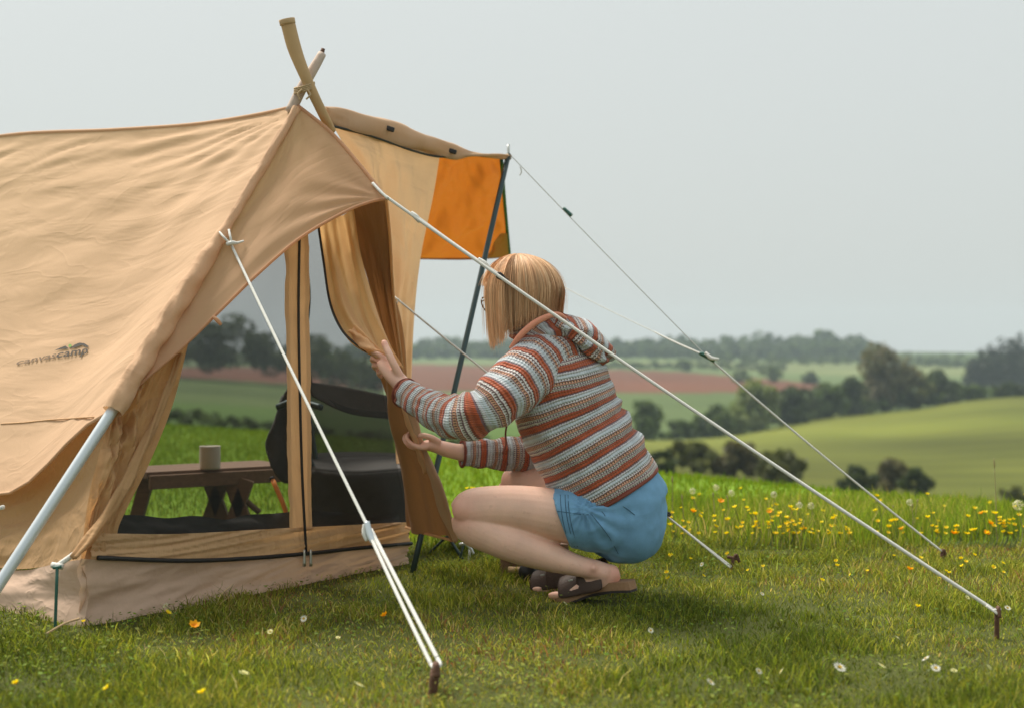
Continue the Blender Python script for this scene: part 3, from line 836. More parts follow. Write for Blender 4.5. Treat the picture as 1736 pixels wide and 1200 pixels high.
APEX = P(505, 180, 4.31)
L_END = P(190, 695, 3.756)
ridge_back = Vector((F0.x, F0.y, 1.455))+W_*2.8
hem_back = Vector((L_END.x, L_END.y, .30))+W_*2.8
pole_edge = [APEX, P(448, 277, 4.20), P(381, 388, 4.08), P(290, 535, 3.92), L_END]
def roof_disp(U, V, S):
    base = crease(.012, 2.0, 5.0, 3)(U, V, S)
    # creases fanning out from the peak and slack folds hanging below the ridge
    ang = np.arctan2(V*1.3, U+.02)
    fan = np.sin(ang*26+2.0*fbm(np.stack([U*3, V*3, U*0], -1), 2, 9))*.0035*np.exp(-U*2.2)*np.clip(U*30, 0, 1)*np.clip((1-V)*4, 0, 1)
    d = U*.9+V*.55
    slack = (np.abs(fbm(np.stack([U*5+V*3.5, (V-U*.45)*22, U*0], -1), 3, 14))-.4)*.010*np.exp(-V*4.5)*np.clip(V*25, 0, 1)
    low = np.sin((V*1.0-U*.9)*34+3*fbm(np.stack([U*4, V*4, U*0], -1), 2, 5))*.0035*np.exp(-((V-.72)/.22)**2)*np.exp(-U*3.0)*np.clip(U*20, 0, 1)
    sag = -.05*np.sin(math.pi*np.clip(V, 0, 1))*np.clip(U*2, 0, 1)
    return base+fan+slack+low+sag*.6
roof = sheet('roof', [APEX, P(430, 197, 4.43), P(330, 212, 4.60), P(200, 221, 4.80), P(0, 232, 5.17), ridge_back],
             [L_END, P(150, 718, 3.80), P(0, 838, 4.03), hem_back], pole_edge, [ridge_back, (ridge_back+hem_back)/2, hem_back],
             M['roof'], tent, 190, 130, roof_disp)
tube('ridge_seam', [APEX, P(430, 196, 4.43), P(330, 211, 4.60), P(200, 220, 4.80), P(0, 231, 5.17), ridge_back], .006, M['roof'], roof, 8, 40)
tube('hem', [L_END, P(150, 718, 3.80), P(0, 838, 4.03), hem_back], .005, M['roof'], roof, 8, 30)
_roof_me = roof.data
_bvh = BVHTree.FromPolygons([v.co.copy() for v in _roof_me.vertices], [tuple(p.vertices) for p in _roof_me.polygons])
CAMP = Vector((0, 0, CAM_H))
def on_roof(px, py, lift=.003):
    d = (P(px, py, 5)-CAMP).normalized()
    h, nrm, _, _ = _bvh.ray_cast(CAMP, d)
    if h is None: return P(px, py, 4.0)
    if nrm.dot(d) > 0: nrm = -nrm
    return h+nrm*lift
tube('stitched_seam', [on_roof(x, y, .001) for x, y in [(2, 718), (40, 716), (80, 712), (120, 709), (160, 707), (176, 710)]], .0022, M['band'], roof, 6, 24)

# printed maker's mark on the roof, lying on the cloth
def printed(name, polys, mat):
    bm = bmesh.new()
    for poly in polys:
        try: bm.faces.new([bm.verts.new(on_roof(*q)) for q in poly])
        except ValueError: pass
    me_ = bpy.data.meshes.new(name); bm.to_mesh(me_); bm.free()
    return link(name, me_, mat, roof, smooth=False)
def print_text(txt, q0, q1, h0, h1, mat):
    cu = bpy.data.curves.new('lettering', 'FONT'); cu.body = txt; cu.shear = .28; cu.resolution_u = 3; cu.offset = .012; cu.space_character = 1.02
    ob = bpy.data.objects.new('lettering_curve', cu); COL.objects.link(ob)
    bpy.context.view_layer.update()
    me_ = bpy.data.meshes.new_from_object(ob.evaluated_get(bpy.context.evaluated_depsgraph_get()))
    bpy.data.objects.remove(ob); bpy.data.curves.remove(cu)
    co = np.array([v.co[:] for v in me_.vertices]); x0, x1 = co[:, 0].min(), co[:, 0].max()
    for v, c in zip(me_.vertices, co):
        t = (c[0]-x0)/(x1-x0); t2 = t**.92
        h = h0+(h1-h0)*t
        v.co = on_roof(q0[0]+(q1[0]-q0[0])*t2, q0[1]+(q1[1]-q0[1])*t2-c[1]*h)
    me_.name = 'lettering'
    return link('lettering', me_, mat, roof, smooth=False)
print_text('canvas', (29, 619), (97, 607), 11, 15, M['print_brown'])
print_text('camp', (97, 607), (150, 600), 16, 19, M['print_dark'])
printed('mountain_mark', [[(93, 595), (102, 591), (112, 587), (118, 592), (108, 592.5)], [(119, 592), (128, 585), (136, 582), (144, 583), (152, 588), (150, 590), (140, 586), (130, 590)]], M['print_dark'])
printed('sun_mark', [[(117, 586), (119.5, 584), (122, 585), (123, 588), (120, 590), (117.5, 589)]], M['print_green'])

# sleeve over the near pole, the pole and its crossing partner
def gather(A, T, V):
    return .0035*np.sin(T*60+2.2*np.sin(A*2)+3*vnoise(np.stack([A, T*9, A*0], -1), 4))*np.clip((T-.35)*3, 0, 1)+.002*vnoise(np.stack([A*2, T*30, A*0], -1), 8)
loft('pole_sleeve', [tuple(P(503, 184, 4.30))+(.012, .012), tuple(P(450, 274, 4.195))+(.014, .014), tuple(P(386, 382, 4.075))+(.013, .013), tuple(P(376, 398, 4.06))+(.020, .018),
                     tuple(P(330, 470, 3.97))+(.030, .026), tuple(P(255, 592, 3.85))+(.026, .026), tuple(P(205, 675, 3.77))+(.027, .027), tuple(P(192, 697, 3.75))+(.026, .026)],
     M['roof'], tent, 20, 120, (0, -1, .2), gather, cap=False)
tube('pole', [P(214, 660, 3.785), P(-72, 1098, 3.48)], .0145, M['steel'], tent, 16, 12)
cp = tube('crossing_pole', [P(487, 36, 4.27), P(500, 85, 4.285), P(522, 140, 4.30), P(548, 195, 4.34), P(562, 222, 4.40)], [.022, .021, .0165, .015, .014], M['polewood'], tent, 14, 24)
tube('pole_cap', [P(486, 33, 4.268), P(488, 42, 4.27)], [.0245, .0240], M['palewood'], cp, 14, 4)
cp2 = tube('crossing_pole', [P(546, 92, 4.36), P(531, 118, 4.34), P(512, 150, 4.33), P(492, 190, 4.31)], [.013, .0155, .0165, .0165], M['greywood'], tent, 14, 20)
tube('pole_cap', [P(548, 83, 4.362), P(543, 99, 4.36)], [.006, .009], M['rust'], cp2, 8, 4)
pts = []
for i in range(60):
    t = i/59; a = t*math.pi*2*4
    c = P(516, 150, 4.31)+Vector((0, 0, (t-.5)*.020))
    pts.append(c+Vector((math.cos(a)*.030, math.sin(a)*.030, math.sin(a*1.0+.7)*.012)))
tie = loft('lashing_cord', [tuple(p)+(.0028, .0028) for p in pts], M['ropetan'], tent, 6, 240, (0, 0, 1))
tube('cord_tail', [P(512, 152, 4.275), P(505, 160, 4.27), P(509, 170, 4.27)], .0028, M['ropetan'], tie, 6)
tube('cord_tail', [P(521, 152, 4.275), P(526, 161, 4.27), P(519, 169, 4.27)], .0028, M['ropetan'], tie, 6)

# front visor: near half and far half meeting on the fold that the middle rope pulls out
C_PK = P(655, 337, 4.13)
fold = [APEX, P(560, 224, 4.27), P(612, 283, 4.19), C_PK]
hem_near = [L_END, P(240, 648, 3.81), P(310, 588, 3.86), P(380, 520, 3.91), P(440, 462, 3.96), P(510, 403, 4.02), P(590, 357, 4.08), P(630, 342, 4.115), C_PK]
pole_edge_v = [p+Vector((.004, -.004, 0)) for p in pole_edge]
def visor_disp(U, V, S):
    # taut creases running in to the pulled corner
    r = np.hypot((1-U)*1.0, (1-V)*1.0); a = np.arctan2(1-V, 1-U+.001)
    f = np.sin(a*17+1.5*vnoise(np.stack([r*4, a*2, r*0], -1), 3))*.0045*np.exp(-r*2.0)*np.clip(r*12, 0, 1)
    n = crease(.006, 3, 3, 5)(U, V, S)
    return (f+n)*np.clip(V*4, 0, 1)*np.clip(np.minimum(U, 1-U)*14, 0, 1)
S_top = [APEX, APEX+Vector((.0004, 0, 0))]
vis = sheet('visor', [APEX, APEX+Vector((.0006, -.0002, 0))], hem_near, pole_edge_v, fold, M['visor'], tent, 110, 90, visor_disp)
tube('hem', hem_near, .0045, M['visor'], vis, 8, 60)
tube('fold_seam', fold, .006, M['visor'], vis, 8, 30)
R_END = pole_pt(.62, 1)
hem_far = [C_PK, P(661, 400, 4.28), P(667, 500, 4.50), P(679, 600, 4.70), P(692, 690, 4.86)]
pole_far = [APEX, pole_pt(.25, 1), pole_pt(.45, 1), P(700, 690, 4.95)]
vf = sheet('visor_far_side', [APEX+Vector((0, .004, 0)), APEX+Vector((.0006, .004, 0))], hem_far[::-1], pole_far, [p+Vector((0, .004, 0)) for p in fold], M['flap_shade'], tent, 60, 60, crease(.008, 4, 3, 6))
tube('hem', hem_far, .0045, M['flap'], vf, 8, 40)
tube('tie_tape', [P(361, 537, 3.89), P(368, 543, 3.885), P(375, 551, 3.885)], [.0045, .006, .004], M['visor'], vis, 6, 10)

# end wall: left cloth panel, middle strip, band, skirt and two mesh windows
lw_right = [WP(345, 500), WP(320, 580), WP(293, 685), WP(250, 792), WP(204, 885), WP(198, 912), WP(200, 946)]
lw_left = [WP(290, 555, -.03), WP(222, 680, -.05), WP(168, 820, -.03), WP(136, 954)]
def slump(U, V, S):
    n = fbm(np.stack([U*5+V*3, V*9-U*4, U*0], -1), 3, 12)
    blob = np.exp(-((U-.28)/.22)**2-((V-.45)/.3)**2)
    return (.020*n*blob*2.0+.008*n)*np.clip(np.minimum(U, 1-U)*8, 0, 1)
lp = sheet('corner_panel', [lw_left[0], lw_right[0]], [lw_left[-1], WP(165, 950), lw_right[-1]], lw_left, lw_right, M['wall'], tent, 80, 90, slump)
def roll(A, T, V): return .004*np.sin(A*3+T*14)+.003*vnoise(np.stack([A, T*10, A*0], -1), 6)
loft('rolled_edge', [tuple(WP(300, 600, .012))+(.006, .006), tuple(WP(266, 690, .015))+(.009, .008), tuple(WP(222, 785, .018))+(.013, .011), tuple(WP(176, 866, .020))+(.015, .013), tuple(WP(140, 916, .022))+(.013, .012), tuple(WP(114, 944, .022))+(.007, .006)],
     M['wall'], lp, 18, 70, (1, 0, .4), roll)
strip_top, strip_bot = 418, 903
def quad_sheet(name, a, b, c, d, mat, parent, nu, nv, disp=None):
    return sheet(name, [a, b], [d, c], [a, d], [b, c], mat, parent, nu, nv, disp)
st = quad_sheet('middle_strip', WP(481, 385, .004), WP(521, 385, .004), WP(528, 898, .004), WP(489, 900, .004), M['band'], tent, 12, 90, crease(.004, 1.2, 14, 22, edge=False))
tube('zip', [WP(504, 385, .010), WP(502, 520, .010), WP(504, 650, .010), WP(508, 800, .010), WP(515, 936, .010)], .0042, M['black'], st, 8, 40)
sheet('bottom_band', [WP(160, 903, .003), WP(300, 904, .003), WP(490, 894, .003), WP(600, 889, .003), WP(692, 884, .003)], [WP(150, 946, .006), WP(300, 950, .006), WP(515, 938, .006), WP(692, 921, .006)],
      [WP(160, 903, .003), WP(150, 946, .006)], [WP(692, 884, .003), WP(692, 921, .006)], M['band'], tent, 150, 22, crease(.006, 16, 1.5, 33, edge=False, rot=.5))
zl = tube('long_zip', [WP(160, 944, .014), WP(300, 949, .014), WP(400, 946, .014), WP(515, 937, .014), WP(600, 928, .014), WP(692, 920, .014)], .0062, M['black'], tent, 8, 60)
for dx in (-8, 3):
    z = tube('zip_pull', [WP(513+dx, 930, .026), WP(513+dx, 958, .026)], [.0035, .0055], M['zinc'], zl, 8, 6)
def skirt_d(U, V, S): return .022*np.sin(math.pi*np.clip(V*.95, 0, 1))*(1+.5*fbm(np.stack([U*7+V*1.5, V*2.5, U*0], -1), 3, 44))+.007*fbm(np.stack([U*16+V*5, V*3, U*0], -1), 2, 45)
def gp(px, s_off):
    p = F0+U_*wall_s(px)-W_*s_off
    return Vector((p.x, p.y, -.01))
sheet('skirt', [WP(130, 946, .010), WP(300, 950, .010), WP(515, 939, .010), WP(692, 922, .010)], [gp(138, .03), gp(300, .035), gp(515, .03), gp(692, .02)],
      [WP(130, 946, .010), gp(138, .03)], [WP(692, 922, .010), gp(692, .02)], M['skirt'], tent, 150, 26, skirt_d)
# near side wall below the roof hem, and its skirt
def side(px, py, t): return None
cor_t, cor_b = WP(200, 676, -.04)+U_*.03, WP(138, 948)+U_*.01
sideb = Vector((cor_b.x, cor_b.y, cor_b.z))+W_*2.6; sidet = Vector((cor_t.x, cor_t.y, .40))+W_*2.6
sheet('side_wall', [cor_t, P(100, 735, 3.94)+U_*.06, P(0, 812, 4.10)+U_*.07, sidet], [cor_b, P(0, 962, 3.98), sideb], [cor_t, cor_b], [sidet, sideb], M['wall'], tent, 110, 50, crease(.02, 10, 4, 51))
sk_b = Vector((gp(138, .03).x, gp(138, .03).y, -.01))
sheet('side_skirt', [cor_b+Vector((-.004, -.004, 0)), P(0, 962, 3.975), sideb], [sk_b, P(0, 1040, 3.86), Vector((sideb.x-.1, sideb.y-.1, -.01))], [cor_b, sk_b], [sideb, Vector((sideb.x-.1, sideb.y-.1, -.01))], M['skirt'], tent, 70, 20, crease(.012, 7, 2, 52, edge=False))
# mesh windows
sheet('mesh_window', [WP(345, 500, -.004), WP(489, 385, -.004)], [WP(192, 908, -.004), WP(495, 898, -.004)], [WP(345, 500, -.004), WP(320, 580, -.004), WP(293, 685, -.004), WP(250, 792, -.004), WP(204, 885, -.004), WP(192, 908, -.004)],
      [WP(489, 385, -.004), WP(495, 898, -.004)], M['net'], tent, 40, 40, crease(.004, 3, 3, 61))
sheet('mesh_window', [WP(514, 385, -.004), WP(600, 345, -.004)], [WP(522, 896, -.004), WP(694, 888, -.004)], [WP(514, 385, -.004), WP(522, 896, -.004)],
      [WP(600, 345, -.004), WP(640, 600, -.004), WP(694, 888, -.004)], M['net'], tent, 30, 40, crease(.004, 3, 3, 62))
# dark lip of the groundsheet inside the windows
def lump(U, V, S): return .012*fbm(np.stack([U*9, V*2, U*0], -1), 3, 71)
lt = [WP(x, y+random.uniform(-3, 5), -.05) for x, y in [(188, 872), (225, 873), (270, 872), (310, 876), (350, 872), (400, 880), (440, 876), (470, 868), (500, 872), (540, 868), (600, 872), (650, 878), (692, 874)]]
sheet('groundsheet_lip', lt, [WP(180, 925, -.03), WP(515, 915, -.03), WP(693, 900, -.03)], [lt[0], WP(180, 925, -.03)], [lt[-1], WP(693, 900, -.03)], M['chair'], tent, 80, 12, lump)

# door flap: upper cloth drawn aside, lower cloth hanging from the hands
fl_left = [P(540, 385, 4.34), P(548, 440, 4.34), P(560, 515, 4.30), P(580, 560, 4.25), P(607, 586, 4.20), P(640, 607, 4.17)]
fl_right = [P(600, 355, 4.36), P(612, 430, 4.33), P(637, 520, 4.28), P(660, 590, 4.24), P(676, 628, 4.22)]
def folds(U, V, S): return (.020*np.sin(U*9.5+V*1.2+.6)+.010*np.sin(U*21-V*2))*np.clip(V*3+.35, 0, 1)*(1-.35*V)+.004*fbm(np.stack([U*6, V*5, U*0], -1), 2, 81)
fl = sheet('door_flap', [fl_left[0], fl_right[0]], [fl_left[-1], P(655, 612, 4.19), fl_right[-1]], fl_left, fl_right, M['flap'], tent, 60, 80, folds)
tube('black_piping', fl_left, .0038, M['black'], fl, 8, 40)
loft('gathered_fold', [tuple(P(596, 560, 4.235))+(.006, .010), tuple(P(616, 582, 4.195))+(.013, .015), tuple(P(634, 596, 4.165))+(.013, .013), tuple(P(650, 603, 4.15))+(.011, .010), tuple(P(668, 618, 4.16))+(.006, .006)], M['flap'], fl, 14, 40, (0, -1, 0), roll)
lo_left = [P(628, 598, 4.20), P(640, 640, 4.35), P(657, 730, 4.52), P(676, 820, 4.66), P(688, 893, 4.72)]
lo_right = [P(672, 622, 4.215), P(690, 690, 4.25), P(706, 752, 4.285), P(733, 800, 4.36), P(752, 862, 4.43), P(773, 917, 4.48)]
def folds2(U, V, S): return (.016*np.sin(U*8+V*2.0)+.006*np.sin(U*19+V*5))*np.clip(V*4, 0, 1)*np.clip((1-U)*5, 0, 1)+.004*fbm(np.stack([U*6, V*5, U*0], -1), 2, 82)
fd = sheet('door_flap_lower', [lo_left[0], lo_right[0]], [lo_left[-1], P(715, 902, 4.62), lo_right[-1]], lo_left, lo_right, M['flap_shade'], tent, 50, 80, folds2)
def curl(A, T, V): return .004*np.sin(A*2+T*9)+.002*vnoise(np.stack([A, T*12, A*0], -1), 7)
loft('curled_edge', [tuple(P(676, 640, 4.22))+(.008, .012), tuple(P(694, 690, 4.245))+(.013, .020), tuple(P(712, 752, 4.283))+(.010, .012), tuple(P(738, 815, 4.375))+(.018, .022), tuple(P(754, 868, 4.435))+(.014, .018), tuple(P(774, 917, 4.478))+(.004, .006)],
     M['cheek'], fd, 16, 60, (1, 0, 0), curl)
tube('hem', [lo_left[-1], P(715, 902, 4.62), lo_right[-1]], .0045, M['flap'], fd, 8, 20)
loft('gathered_fold', [tuple(P(682, 668, 4.23))+(.006, .008), tuple(P(693, 705, 4.25))+(.012, .015), tuple(P(701, 735, 4.268))+(.012, .014), tuple(P(706, 752, 4.272))+(.010, .011), tuple(P(712, 772, 4.29))+(.008, .012), tuple(P(722, 800, 4.33))+(.004, .006)], M['flap'], fd, 14, 40, (1, 0, 0), curl)

# far side: cheek panel under the awning, awning edge roll with toggles, glowing awning cloth
ck_top = [P(548, 185, 4.40), P(600, 202, 4.52), P(660, 226, 4.68), P(747, 256, 4.95)]
sheet('cheek_panel', ck_top, [P(672, 800, 4.98), P(693, 800, 5.02)], [P(548, 185, 4.40), P(610, 300, 4.62), P(652, 430, 4.82), P(664, 560, 4.92), P(672, 800, 4.98)],
      [P(747, 256, 4.95), P(735, 330, 4.97), P(713, 438, 5.0), P(701, 560, 5.01), P(693, 800, 5.02)], M['cheek'], tent, 70, 80, crease(.022, 5, 3, 91, rot=.7))
aw_edge = [tuple(P(550, 194, 4.38))+(.022, .012), tuple(P(600, 207, 4.51))+(.034, .018), tuple(P(655, 222, 4.66))+(.036, .020), tuple(P(720, 243, 4.86))+(.032, .018), tuple(P(770, 258, 4.99))+(.022, .014), tuple(P(800, 262, 5.06))+(.009, .008), tuple(P(866, 267, 5.2))+(.006, .006)]
ar = loft('awning_roll', aw_edge, M['cheek'], tent, 20, 70, (0, 0, 1), lambda A, T, V: .004*np.sin(A*2+T*20)+.003*vnoise(np.stack([A*2, T*14, A*0], -1), 13))
tube('black_piping', [P(562, 214, 4.40), P(605, 224, 4.51), P(655, 240, 4.655), P(700, 256, 4.79), P(742, 266, 4.92), P(770, 265, 4.985)], .004, M['black'], ar, 6, 40)
for q, Y in (((661, 219), 4.645), ((767, 257), 4.97)):
    box('toggle', P(q[0], q[1], Y-.012), (.030, .014, .016), M['black'], ar, Matrix.Rotation(R(18), 3, 'Y'), .004)
aw = sheet('awning', [P(744, 256, 4.96), P(800, 263, 5.06), P(849, 270, 5.18)], [P(708, 438, 5.85), P(790, 439, 5.92), P(863, 435, 6.0)], [P(744, 256, 4.96), P(731, 345, 5.4), P(708, 438, 5.85)],
           [P(849, 270, 5.18), P(855, 350, 5.6), P(863, 435, 6.0)], M['awning'], tent, 60, 60, crease(.03, 3, 4, 95, rot=-.4))
tube('hem', [P(708, 438, 5.85), P(790, 439, 5.92), P(863, 435, 6.0)], .005, M['awning'], aw, 6, 20)
tube('green_edging', [P(850, 270, 5.18), P(856, 350, 5.6), P(864, 436, 6.0)], .007, M['greentrim'], aw, 8, 20)
sheet('corner_patch', [P(848, 396, 5.80), P(860, 396, 5.79)], [P(818, 438, 5.945), P(863, 436, 5.985)], [P(848, 396, 5.80), P(818, 438, 5.945)], [P(860, 396, 5.79), P(863, 436, 5.985)], M['wall'], aw, 8, 8)
AW_TOP = P(862, 262, 5.2)
ap = tube('awning_pole', [AW_TOP, P(699, 972, 4.56)], .0095, M['darkpole'], tent, 12, 12)
tube('pole_tip', [AW_TOP+Vector((0, 0, -.02)), AW_TOP+Vector((0, 0, .035))], .005, M['zinc'], ap, 8, 4)
# the inside cloth of the far visor half, hanging behind the flap
ip = sheet('inner_flap', [P(585, 352, 4.40), C_PK+Vector((-.002, .02, 0))], [P(672, 700, 4.80), P(692, 690, 4.865)], [P(585, 352, 4.40), P(622, 470, 4.50), P(655, 600, 4.68), P(672, 700, 4.80)], [p+Vector((-.003, .012, 0)) for p in hem_far], M['flap_shade'], tent, 40, 60, crease(.012, 4, 2, 17))
# peg-down loop with its bungee at the near corner
lp2 = tube('corner_bungee', [P(133, 932, 3.66), P(118, 944, 3.64), P(98, 957, 3.62)], [.006, .0075, .006], M['rope'], tent, 8, 12)
tube('bungee_end', [P(88, 957, 3.62), P(106, 960, 3.615)], .008, M['rope'], lp2, 8, 4)
tube('side_bungee', [P(-30, 868, 3.80), P(6, 859, 3.76)], .006, M['rope'], tent, 8, 4)

# ------------------------------------------------------------------ pegs and guy ropes
def peg(top, name, label, hook=(0.03, 0, 0.0), r=.0075, mat='rust', tilt=(0, 0, 0)):
    t = empty(name, Vector((top.x, top.y, 0))); tag(t, label, 'tent peg', 'tent pegs in the grass')
    foot = Vector((top.x-tilt[0], top.y-tilt[1], -.06))
    tube('shaft', [foot, top], r, M[mat], t, 8, 6)
    h = Vector(hook)
    tube('hook', [top+Vector((0, 0, -.002)), top+h*.5+Vector((0, 0, .012)), top+h+Vector((0, 0, -.012))], r*.8, M[mat], t, 8, 10)
    return t
def rope_sag(a, b, sag=.0, n=8):
    out = []
    for i in range(n+1):
        t = i/n; p = a.lerp(b, t); p.z -= sag*4*t*(1-t); out.append(p)
    return out
# near rope, towards the photographer
peg_n = P(738, 1134, 2.93)
peg(peg_n, 'tent_peg', 'rusty peg nearest the photographer, holding the doubled white rope', (.004, -.02, 0), .010, 'rust', (.012, 0, 0))
rn = empty('guy_rope', P(380, 392, 4.06)); tag(rn, 'thick white guy rope running from the near tent pole to the front peg', 'guy rope')
a, t_ = P(384, 405, 4.045), P(626, 897, 3.31)
tube('rope', rope_sag(P(391, 413, 4.04), t_, .004), .0040, M['rope'], rn, 8)
tube('rope_loop', [P(372, 394, 4.04), P(381, 404, 4.02), P(391, 414, 4.03)], .0035, M['rope'], rn, 8)
tube('rope_loop', [P(388, 390, 4.04), P(391, 404, 4.02), P(393, 414, 4.03)], .0035, M['rope'], rn, 8)
tube('knot', [P(385, 414, 4.02), P(394, 412, 4.015), P(402, 412, 4.02), P(413, 409, 4.03)], [.006, .0065, .004, .003], M['rope'], rn, 8)
tube('doubled_rope', rope_sag(t_+Vector((.004, 0, 0)), P(742, 1116, 2.945), 0), .0046, M['rope'], rn, 8)
tube('doubled_rope', rope_sag(t_+Vector((-.002, -.004, -.004)), P(731, 1126, 2.94), .003), .0044, M['rope'], rn, 8)
tube('rope_loop', [P(742, 1116, 2.945), P(746, 1126, 2.925), P(738, 1131, 2.915), P(731, 1126, 2.94)], .0045, M['rope'], rn, 8)
sl = tube('slider', [P(622, 884, 3.30), P(627, 905, 3.29), P(632, 918, 3.28)], [.0065, .008, .0065], M['steel'], rn, 10)
tube('slider_ring', [P(617, 888, 3.30), P(617, 903, 3.295), P(622, 916, 3.29)], [.003, .005, .004], M['rope'], sl, 8)
# middle rope from the visor point to the right
peg_r = P(1690, 1036, 3.50)
peg(peg_r, 'tent_peg', 'dark peg at the right edge holding the thick middle rope', (.0, -.02, 0), .0065, 'rust')
rm = empty('guy_rope', C_PK); tag(rm, 'thick white rope crossing in front of the woman to the right edge peg', 'guy rope')
e_ = P(1686, 1034, 3.50); s_ = P(632, 311, 4.15)
tube('rope', rope_sag(P(655, 334, 4.11), e_, .012, 14), .0046, M['rope'], rm, 8)
tube('rope', rope_sag(P(700, 362, 4.092), P(872, 482, 4.004), .004, 10), .0032, M['rope'], rm, 8)
tube('rope_end', [s_, P(645, 325, 4.12), P(658, 337, 4.10)], .0045, M['rope'], rm, 8)
tube('knot', [P(697, 361, 4.085), P(706, 369, 4.08), P(712, 377, 4.08)], [.006, .008, .005], M['rope'], rm, 8)
tube('knot', [P(811, 439, 4.02), P(822, 447, 4.015), P(830, 455, 4.015)], [.005, .007, .005], M['rope'], rm, 8)
def slider8(c, d, s, parent, mat):
    d = d.normalized(); up = Vector((0, 1, 0)).cross(d).normalized()
    pts = []
    for i in range(33):
        a = i/32*2*math.pi
        pts.append(c+d*(math.sin(a)*s)+up*(math.sin(2*a)*s*.24)+Vector((0, -.004*math.cos(a), 0)))
    return tube('slider', pts, .0035, mat, parent, 8, 80)
slider8(P(857, 474, 3.99), P(880, 488, 4)-P(840, 464, 4), .028, rm, M['black'])
tube('rope_end', [e_, P(1684, 1034, 3.49), P(1697, 1032, 3.49)], .003, M['rope'], rm, 6)
tube('rope_loop', [P(1672, 1026, 3.50), P(1692, 1040, 3.485), P(1686, 1032, 3.51)], .0035, M['rope'], rm, 6)
# far rope from the pole side, passing behind the woman
peg_b = P(1243, 946, 4.60)
pb = peg(peg_b, 'tent_peg', 'small rusty peg beside the shorts, in the sunlit strip of grass', (.02, 0, 0), .006, 'rust', (.012, 0, 0))
tube('crossbar', [P(1233, 943, 4.60), P(1254, 948, 4.60)], .005, M['rust'], pb, 6, 4)
rb = empty('guy_rope', pole_pt(.4, 1)); tag(rb, 'thin white rope passing behind the woman to the peg beside her shorts', 'guy rope')
tube('rope', rope_sag(P(668, 503, 4.68), P(1240, 960, 4.58), .006, 12), .0034, M['rope'], rb, 8)
tube('rope', rope_sag(P(1128, 872, 4.59), P(1238, 962, 4.57), .0), .0030, M['rope'], rb, 6)
tube('tail', [P(676, 506, 4.66), P(672, 520, 4.67), P(676, 530, 4.67)], .002, M['ropethin'], rb, 6)
slider8(P(1129, 868, 4.58), Vector((.03, 0, -.02)), .016, rb, M['black'])
# awning ropes meeting at the clip and running on to the far right peg
peg_f = P(1597, 937, 4.80)
peg(peg_f, 'tent_peg', 'upright brown peg at the edge of the buttercups on the right', (.012, 0, 0), .0065, 'rust')
ra = empty('guy_rope', AW_TOP); tag(ra, 'thin pale awning rope joined by a clip, ending among the buttercups', 'guy rope')
clip = P(1196, 602, 5.02)
tube('rope', rope_sag(AW_TOP+Vector((0, 0, .005)), clip, .004), .0016, M['ropethin'], ra, 6)
tube('rope', rope_sag(P(864, 437, 6.0), clip, .012), .0016, M['ropethin'], ra, 6)
tube('rope', rope_sag(P(1110, 563, 5.24), clip, .004), .0030, M['ropethin'], ra, 6)
tube('rope', rope_sag(clip, P(1597, 934, 4.80), .010), .0036, M['rope'], ra, 8)
tube('clip', [P(1186, 598, 5.015), P(1212, 611, 5.005)], [.007, .009], M['greentrim'], ra, 8, 6)
tube('knot', [P(1196, 598, 5.00), P(1206, 607, 4.99), P(1219, 608, 4.99)], [.006, .007, .003], M['rope'], ra, 8)
tube('slider', [P(955, 353, 5.15), P(969, 366, 5.14)], [.006, .007], M['greentrim'], ra, 8, 6)
tube('tail', [P(882, 283, 5.18), P(884, 292, 5.18), P(881, 298, 5.18)], .002, M['ropethin'], ra, 6)
# corner stake
ck = empty('corner_stake', Vector((P(96, 1060, 3.60).x, 3.60, 0))); tag(ck, 'thin green stake under the white bungee at the tent corner', 'stake')
tube('shaft', [Vector((P(92, 1070, 3.60).x, 3.60, -.06)), P(97, 962, 3.60)], .0042, M['greentrim'], ck, 8, 6)
tube('stake_head', [P(90, 962, 3.60), P(104, 960, 3.60)], .004, M['greentrim'], ck, 8, 4)
dg = empty('dry_stick', P(110, 1055, 3.55)); tag(dg, 'pale dry stick lying by the tent corner', 'stick')
tube('stem', [Vector((P(78, 1075, 3.5).x, 3.5, .012)), P(110, 1056, 3.55), P(134, 1048, 3.6)], .003, M['palewood'], dg, 6)
tube('twig', [P(108, 1057, 3.55), P(100, 1062, 3.54)], .002, M['palewood'], dg, 6, 4)

# ------------------------------------------------------------------ things behind the mesh and beside the woman
bench = empty('wooden_bench', Vector((P(350, 900, 5.3).x, 5.3, 0))); tag(bench, 'low wooden bench seen through the left mesh window', 'bench')
Yb = 5.3
bl, br = P(232, 797, Yb-.1), P(478, 806, Yb+.25)
dirb = (br-bl); dirb.z = 0; L = dirb.length; dirb.normalize(); rotb = Matrix.Rotation(math.atan2(dirb.y, dirb.x), 3, 'Z')
crossb = Vector((-dirb.y, dirb.x, 0)); cb = (bl+br)/2
for k in range(3):
    box('plank', cb+crossb*(k*.098-.05)+Vector((0, 0, .012)), (L, .090, .026), M['wood'], bench, rotb, .004)
box('rail', cb-crossb*.105+Vector((0, 0, -.012)), (L*.98, .022, .05), M['wood'], bench, rotb, .003)
for px, lean in ((420, .09), (398, -.09), (250, .07)):
    t_ = P(px if lean > 0 else px-8, 812, Yb+.03); f_ = Vector((t_.x+(-lean if lean > 0 else -lean)*1.0, t_.y, -.02))
    rl = (f_-t_); q = rl.to_track_quat('Z', 'Y').to_matrix()
    box('leg', (t_+f_)/2, (.034, .05, rl.length), M['wood'], bench, q, .003)
    t2 = t_+crossb*.20; f2 = f_+crossb*.20; rl = f2-t2
    box('leg', (t2+f2)/2, (.034, .05, rl.length), M['wood'], bench, q, .003)
